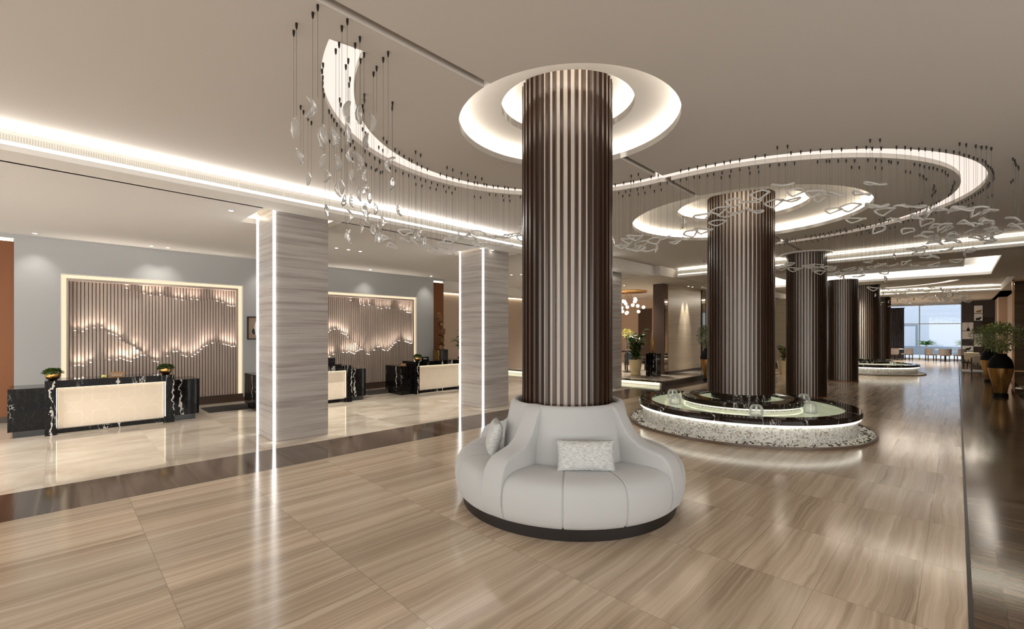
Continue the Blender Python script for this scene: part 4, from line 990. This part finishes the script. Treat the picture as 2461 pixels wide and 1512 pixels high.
# ------------------------------------------------------------------ window wall, curtain, outside
WY = 41.9
t = struct(bpy.data.objects.new('window_1', None)); C.objects.link(t); t.location = (0, WY, 0)
b = B()
for x in (-7, -5.4, -3.6, -1.85, .2): b.box(x-.03, -.05, 0, x+.03, .05, ZR)
b.box(-7, -.045, 2.42, .2, .045, 2.47); b.box(-7, -.05, 0, .2, .05, .08); b.box(-7, -.05, ZR-.1, .2, .05, ZR); b.obj('window_frame', M['alu'], t)
B().box(-7, -.006, .08, .2, .006, ZR-.1).obj('glass', M['pane'], t)
struct(B().box(.2, WY-.1, 0, 3.4, WY+.2, ZR+.3).obj('wall_back', M['white'])); struct(B().box(-20, WY-.1, 0, -7, WY+.2, ZR+.3).obj('wall_back', M['white']))
t = thing('curtain', 'tall gathered charcoal curtain hanging at the window wall', 'curtain', (-3.0, WY-.5, 0)); rows = []
for i in range(61): x = -.38+.76*i/60; rows.append([(x, .06*math.sin(i*.9), 0.02), (x, .06*math.sin(i*.9), 3.55)])
b = B(); b.grid(rows); b.obj('cloth', M['curtain'], t, 60)
B().box(-.42, -.03, 3.54, .42, .03, 3.58).obj('rail', M['black'], t)
def dining(x, y, lab, k):
    t = thing('dining_table', 'round pale dining table by the window, %s' % lab, 'table', (x, y, 0), 0, 'dining tables by the window')
    B().lathe([(0, .71), (.5, .71), (.5, .75), (0, .75)], 32).obj('table_top', M['white'], t); B().cyl(0, 0, .05, .02, .71, 12).obj('stem', M['darkwood'], t); B().cyl(0, 0, .26, 0, .02, 24).obj('base', M['darkwood'], t)
    names = ['left', 'front', 'right']
    for j, a in enumerate((200, 270, -20)):
        c = thing('dining_chair', 'taupe tub dining chair on the %s side of the %s window table' % (names[j], lab), 'chair', (x+.72*math.cos(RAD(a)), y+.72*math.sin(RAD(a)), 0), RAD(a-90+180), 'tub chairs at the window')
        B().box(-.25, -.25, .36, .25, .25, .46, .03).obj('seat', M['chairfab'], c)
        B().lathe([(.27, .42), (.30, .42), (.30, .80), (.27, .80)], 20, (0, 0), RAD(180), RAD(360), True).obj('backrest', M['chairfab'], c)
        for sx in (-1, 1):
            for sy in (-1, 1): B().box(sx*.2-.02, sy*.2-.02, 0, sx*.2+.02, sy*.2+.02, .37).obj('leg', M['darkwood'], c)
dining(-3.05, 40.2, 'left-hand', 0); dining(-.55, 40.4, 'right-hand', 1)
struct(B().box(-30, WY+.2, -.2, 20, 70, -.02).obj('floor', M['out_ground']))
t = thing('building_facade', 'pale building with a blue door seen outside the window', 'building', (-2, 56, 0)); B().box(-16, 0, 0, 14, .5, 9).obj('wall', M['out_wall'], t); B().box(-2.1, -.05, 0, -.6, .02, 2.6).obj('door', M['out_dark'], t); B().box(-1.95, -.08, 0, -.75, .0, 2.45).obj('door_leaf', M['out_wall'], t)
tag(B().box(-16, 51.25, -.02, 14, 51.4, .70).obj('planter_wall', M['out_dark']), 'low grey planter wall outside the window', 'planter')
def outside_bush(x, y, lab, sd):
    t = thing('garden_plant', lab, 'plant', (x, y+1.5, .0)); r = random.Random(sd); b = B()
    for k in range(60): a = r.uniform(0, 6.28); b.leaf((0, 0, .75), (math.cos(a), math.sin(a), r.uniform(.2, 1.2)), (0, 0, 1), r.uniform(.5, .9), .1, .3)
    b.obj('leaves', M['fig'], t, fix=False); B().cyl(0, 0, .05, -.02, .8, 8).obj('trunk', M['twig'], t)
outside_bush(-1.9, 51.5, 'palm-like plant outside the window near its middle', 1); outside_bush(.5, 51.6, 'palm-like plant outside the window at its right end', 2); outside_bush(-4.8, 51.5, 'palm-like plant outside the window left of the curtain', 3)

# ------------------------------------------------------------------ downlights
dl_ring = B().lathe([(.034, 0), (.05, 0), (.05, .006), (.034, .006)], 20, closed=True).mesh('trim_ring', M['white'])
dl_lens = B().lathe([(0, .003), (.034, .003)], 16).mesh('lens', M['lamp'])
def downlight(x, y, z, label, e=0, ang=70, tgt=None, group='recessed ceiling downlights'):
    t = thing('recessed_downlight', label, 'downlight', (x, y, z-.007), 0, group)
    link('trim_ring', dl_ring, t); link('lens', dl_lens, t)
    if e: spot(x, y, z-.02, e, ang, tgt=tgt or (x, y, 0), blend=1.)
wall_lab = 'small downlight grazing the grey reception wall'
for y, lab in ((-.33, 'small ceiling downlight at the wall left of the first slatted panel'), (1.5, 'small ceiling downlight above the middle of the first slatted panel'), (1.8, 'small ceiling downlight right of centre above the first slatted panel'), (3.9, 'small wall downlight hidden behind the nearest pier'), (6.9, 'small ceiling downlight above the second slatted panel'), (9.2, 'small ceiling downlight at the wall right of the second slatted panel')):
    downlight(-13.1, y, ZR, lab, 15, 75, (-13.46, y, 2.4))
for x, y, e, lab in ((-8.4, 2.1-.12, 0, 'single downlight in front of the nearest pier'), (-8.37, 3.95, 60, 'single downlight right of the nearest pier'), (-10.34, 4.59, 60, 'left one of three downlights above the second desk'), (-10.34, 4.88, 60, 'middle one of three downlights above the second desk'), (-10.34, 5.18, 60, 'right one of three downlights above the second desk'), (-7.7, 7.0, 0, 'left one of two downlights beside the second pier top'), (-7.7, 7.35, 0, 'right one of two downlights beside the second pier top'), (-10.83, 10.9, 60, 'left one of two downlights beyond the second pier'), (-10.55, 11.1, 60, 'right one of two downlights beyond the second pier')):
    if x > -7.85: x = -7.95
    downlight(x, y, ZR, lab, e*1.7, 115)
for y in (-1.5, -2.2): downlight(-10.3, y, ZR, 'unseen downlight added left of the nearest desk as reception fill', 110, 115)  # added out of view to brighten the reception
for y in (-1.2, -2.4, 9.9): downlight(-9.3, y, ZR, 'unseen downlight added above the cream walkway as reception fill', 115, 115)  # extra lamps out of sight, added to lift the reception light
for y in (18.7, 19.1): downlight(-8.05, y, ZR-.02, 'paired downlight grazing the stone lounge wall', 190, 32, (-8.28, y, 1.6))
for x, y in ((-12, 17), (-12.5, 20), (-10, 20.5), (-9.8, 16.5)): downlight(x, y, ZR-.02, 'recessed downlight in the lounge ceiling', 380, 125)
for x, y in ((-3.5, 24.6), (-.8, 34.5), (-3.2, 36), (-.8, 38.5), (-4.5, 39), (-5.5, 34)): downlight(x, y, ZC if y < 30 else ZR, 'recessed downlight in the ceiling near the window wall', 420, 125)

# light given by the luminous ribbon and the recesses (they are the lamps of this hall)
# the coves' light lines wash the hall ceiling
area(-7.395, 2.0, ZR+.257, 16, .02, 18, (1, .97, .92), (PI/2, 0, -PI/2)); area(-2.9, 15.545, ZR+.257, 8.2, .02, 17, (1, .90, .74), (-PI/2, 0, 0)); area(-2.9, 30.99, ZR+.257, 8.2, .02, 30, (1, .90, .74), (-PI/2, 0, 0))
# hall end behind the camera is left open so world light fills it

# ------------------------------------------------------------------ world and camera
w = bpy.data.worlds.new('daylight'); bpy.context.scene.world = w; w.use_nodes = True
bg = w.node_tree.nodes['Background']; bg.inputs[0].default_value = (1., .962, .91, 1); bg.inputs[1].default_value = 2.1
sun = bpy.data.lights.new('sun', 'SUN'); sun.energy = .3; sun.angle = RAD(20); sun.color = (.95, .97, 1); so = bpy.data.objects.new('sun', sun); C.objects.link(so); so.rotation_euler = (RAD(48), 0, RAD(10)); so.location = (0, 60, 20)

cam = bpy.data.cameras.new('camera'); co = bpy.data.objects.new('camera', cam); C.objects.link(co)
cam.sensor_width = 36; cam.lens = 36*1080/2461; cam.shift_y = 45/2461; cam.clip_start = .05; cam.clip_end = 200
th = math.atan2(1070, 1080)
co.location = (0, 0, 1.8); co.rotation_euler = (PI/2, 0, th)
sc = bpy.context.scene; sc.camera = co
sc.view_settings.view_transform = 'Standard'; sc.view_settings.look = 'None'; sc.view_settings.exposure = .85; sc.view_settings.gamma = 1; sc.view_settings.use_curve_mapping = False
cy = sc.cycles
cy.use_denoising = True; cy.adaptive_threshold = .02; cy.max_bounces = 8; cy.diffuse_bounces = 4; cy.glossy_bounces = 4; cy.transmission_bounces = 6; cy.transparent_max_bounces = 8
cy.caustics_reflective = False; cy.caustics_refractive = False; cy.sample_clamp_indirect = 4; cy.blur_glossy = .5
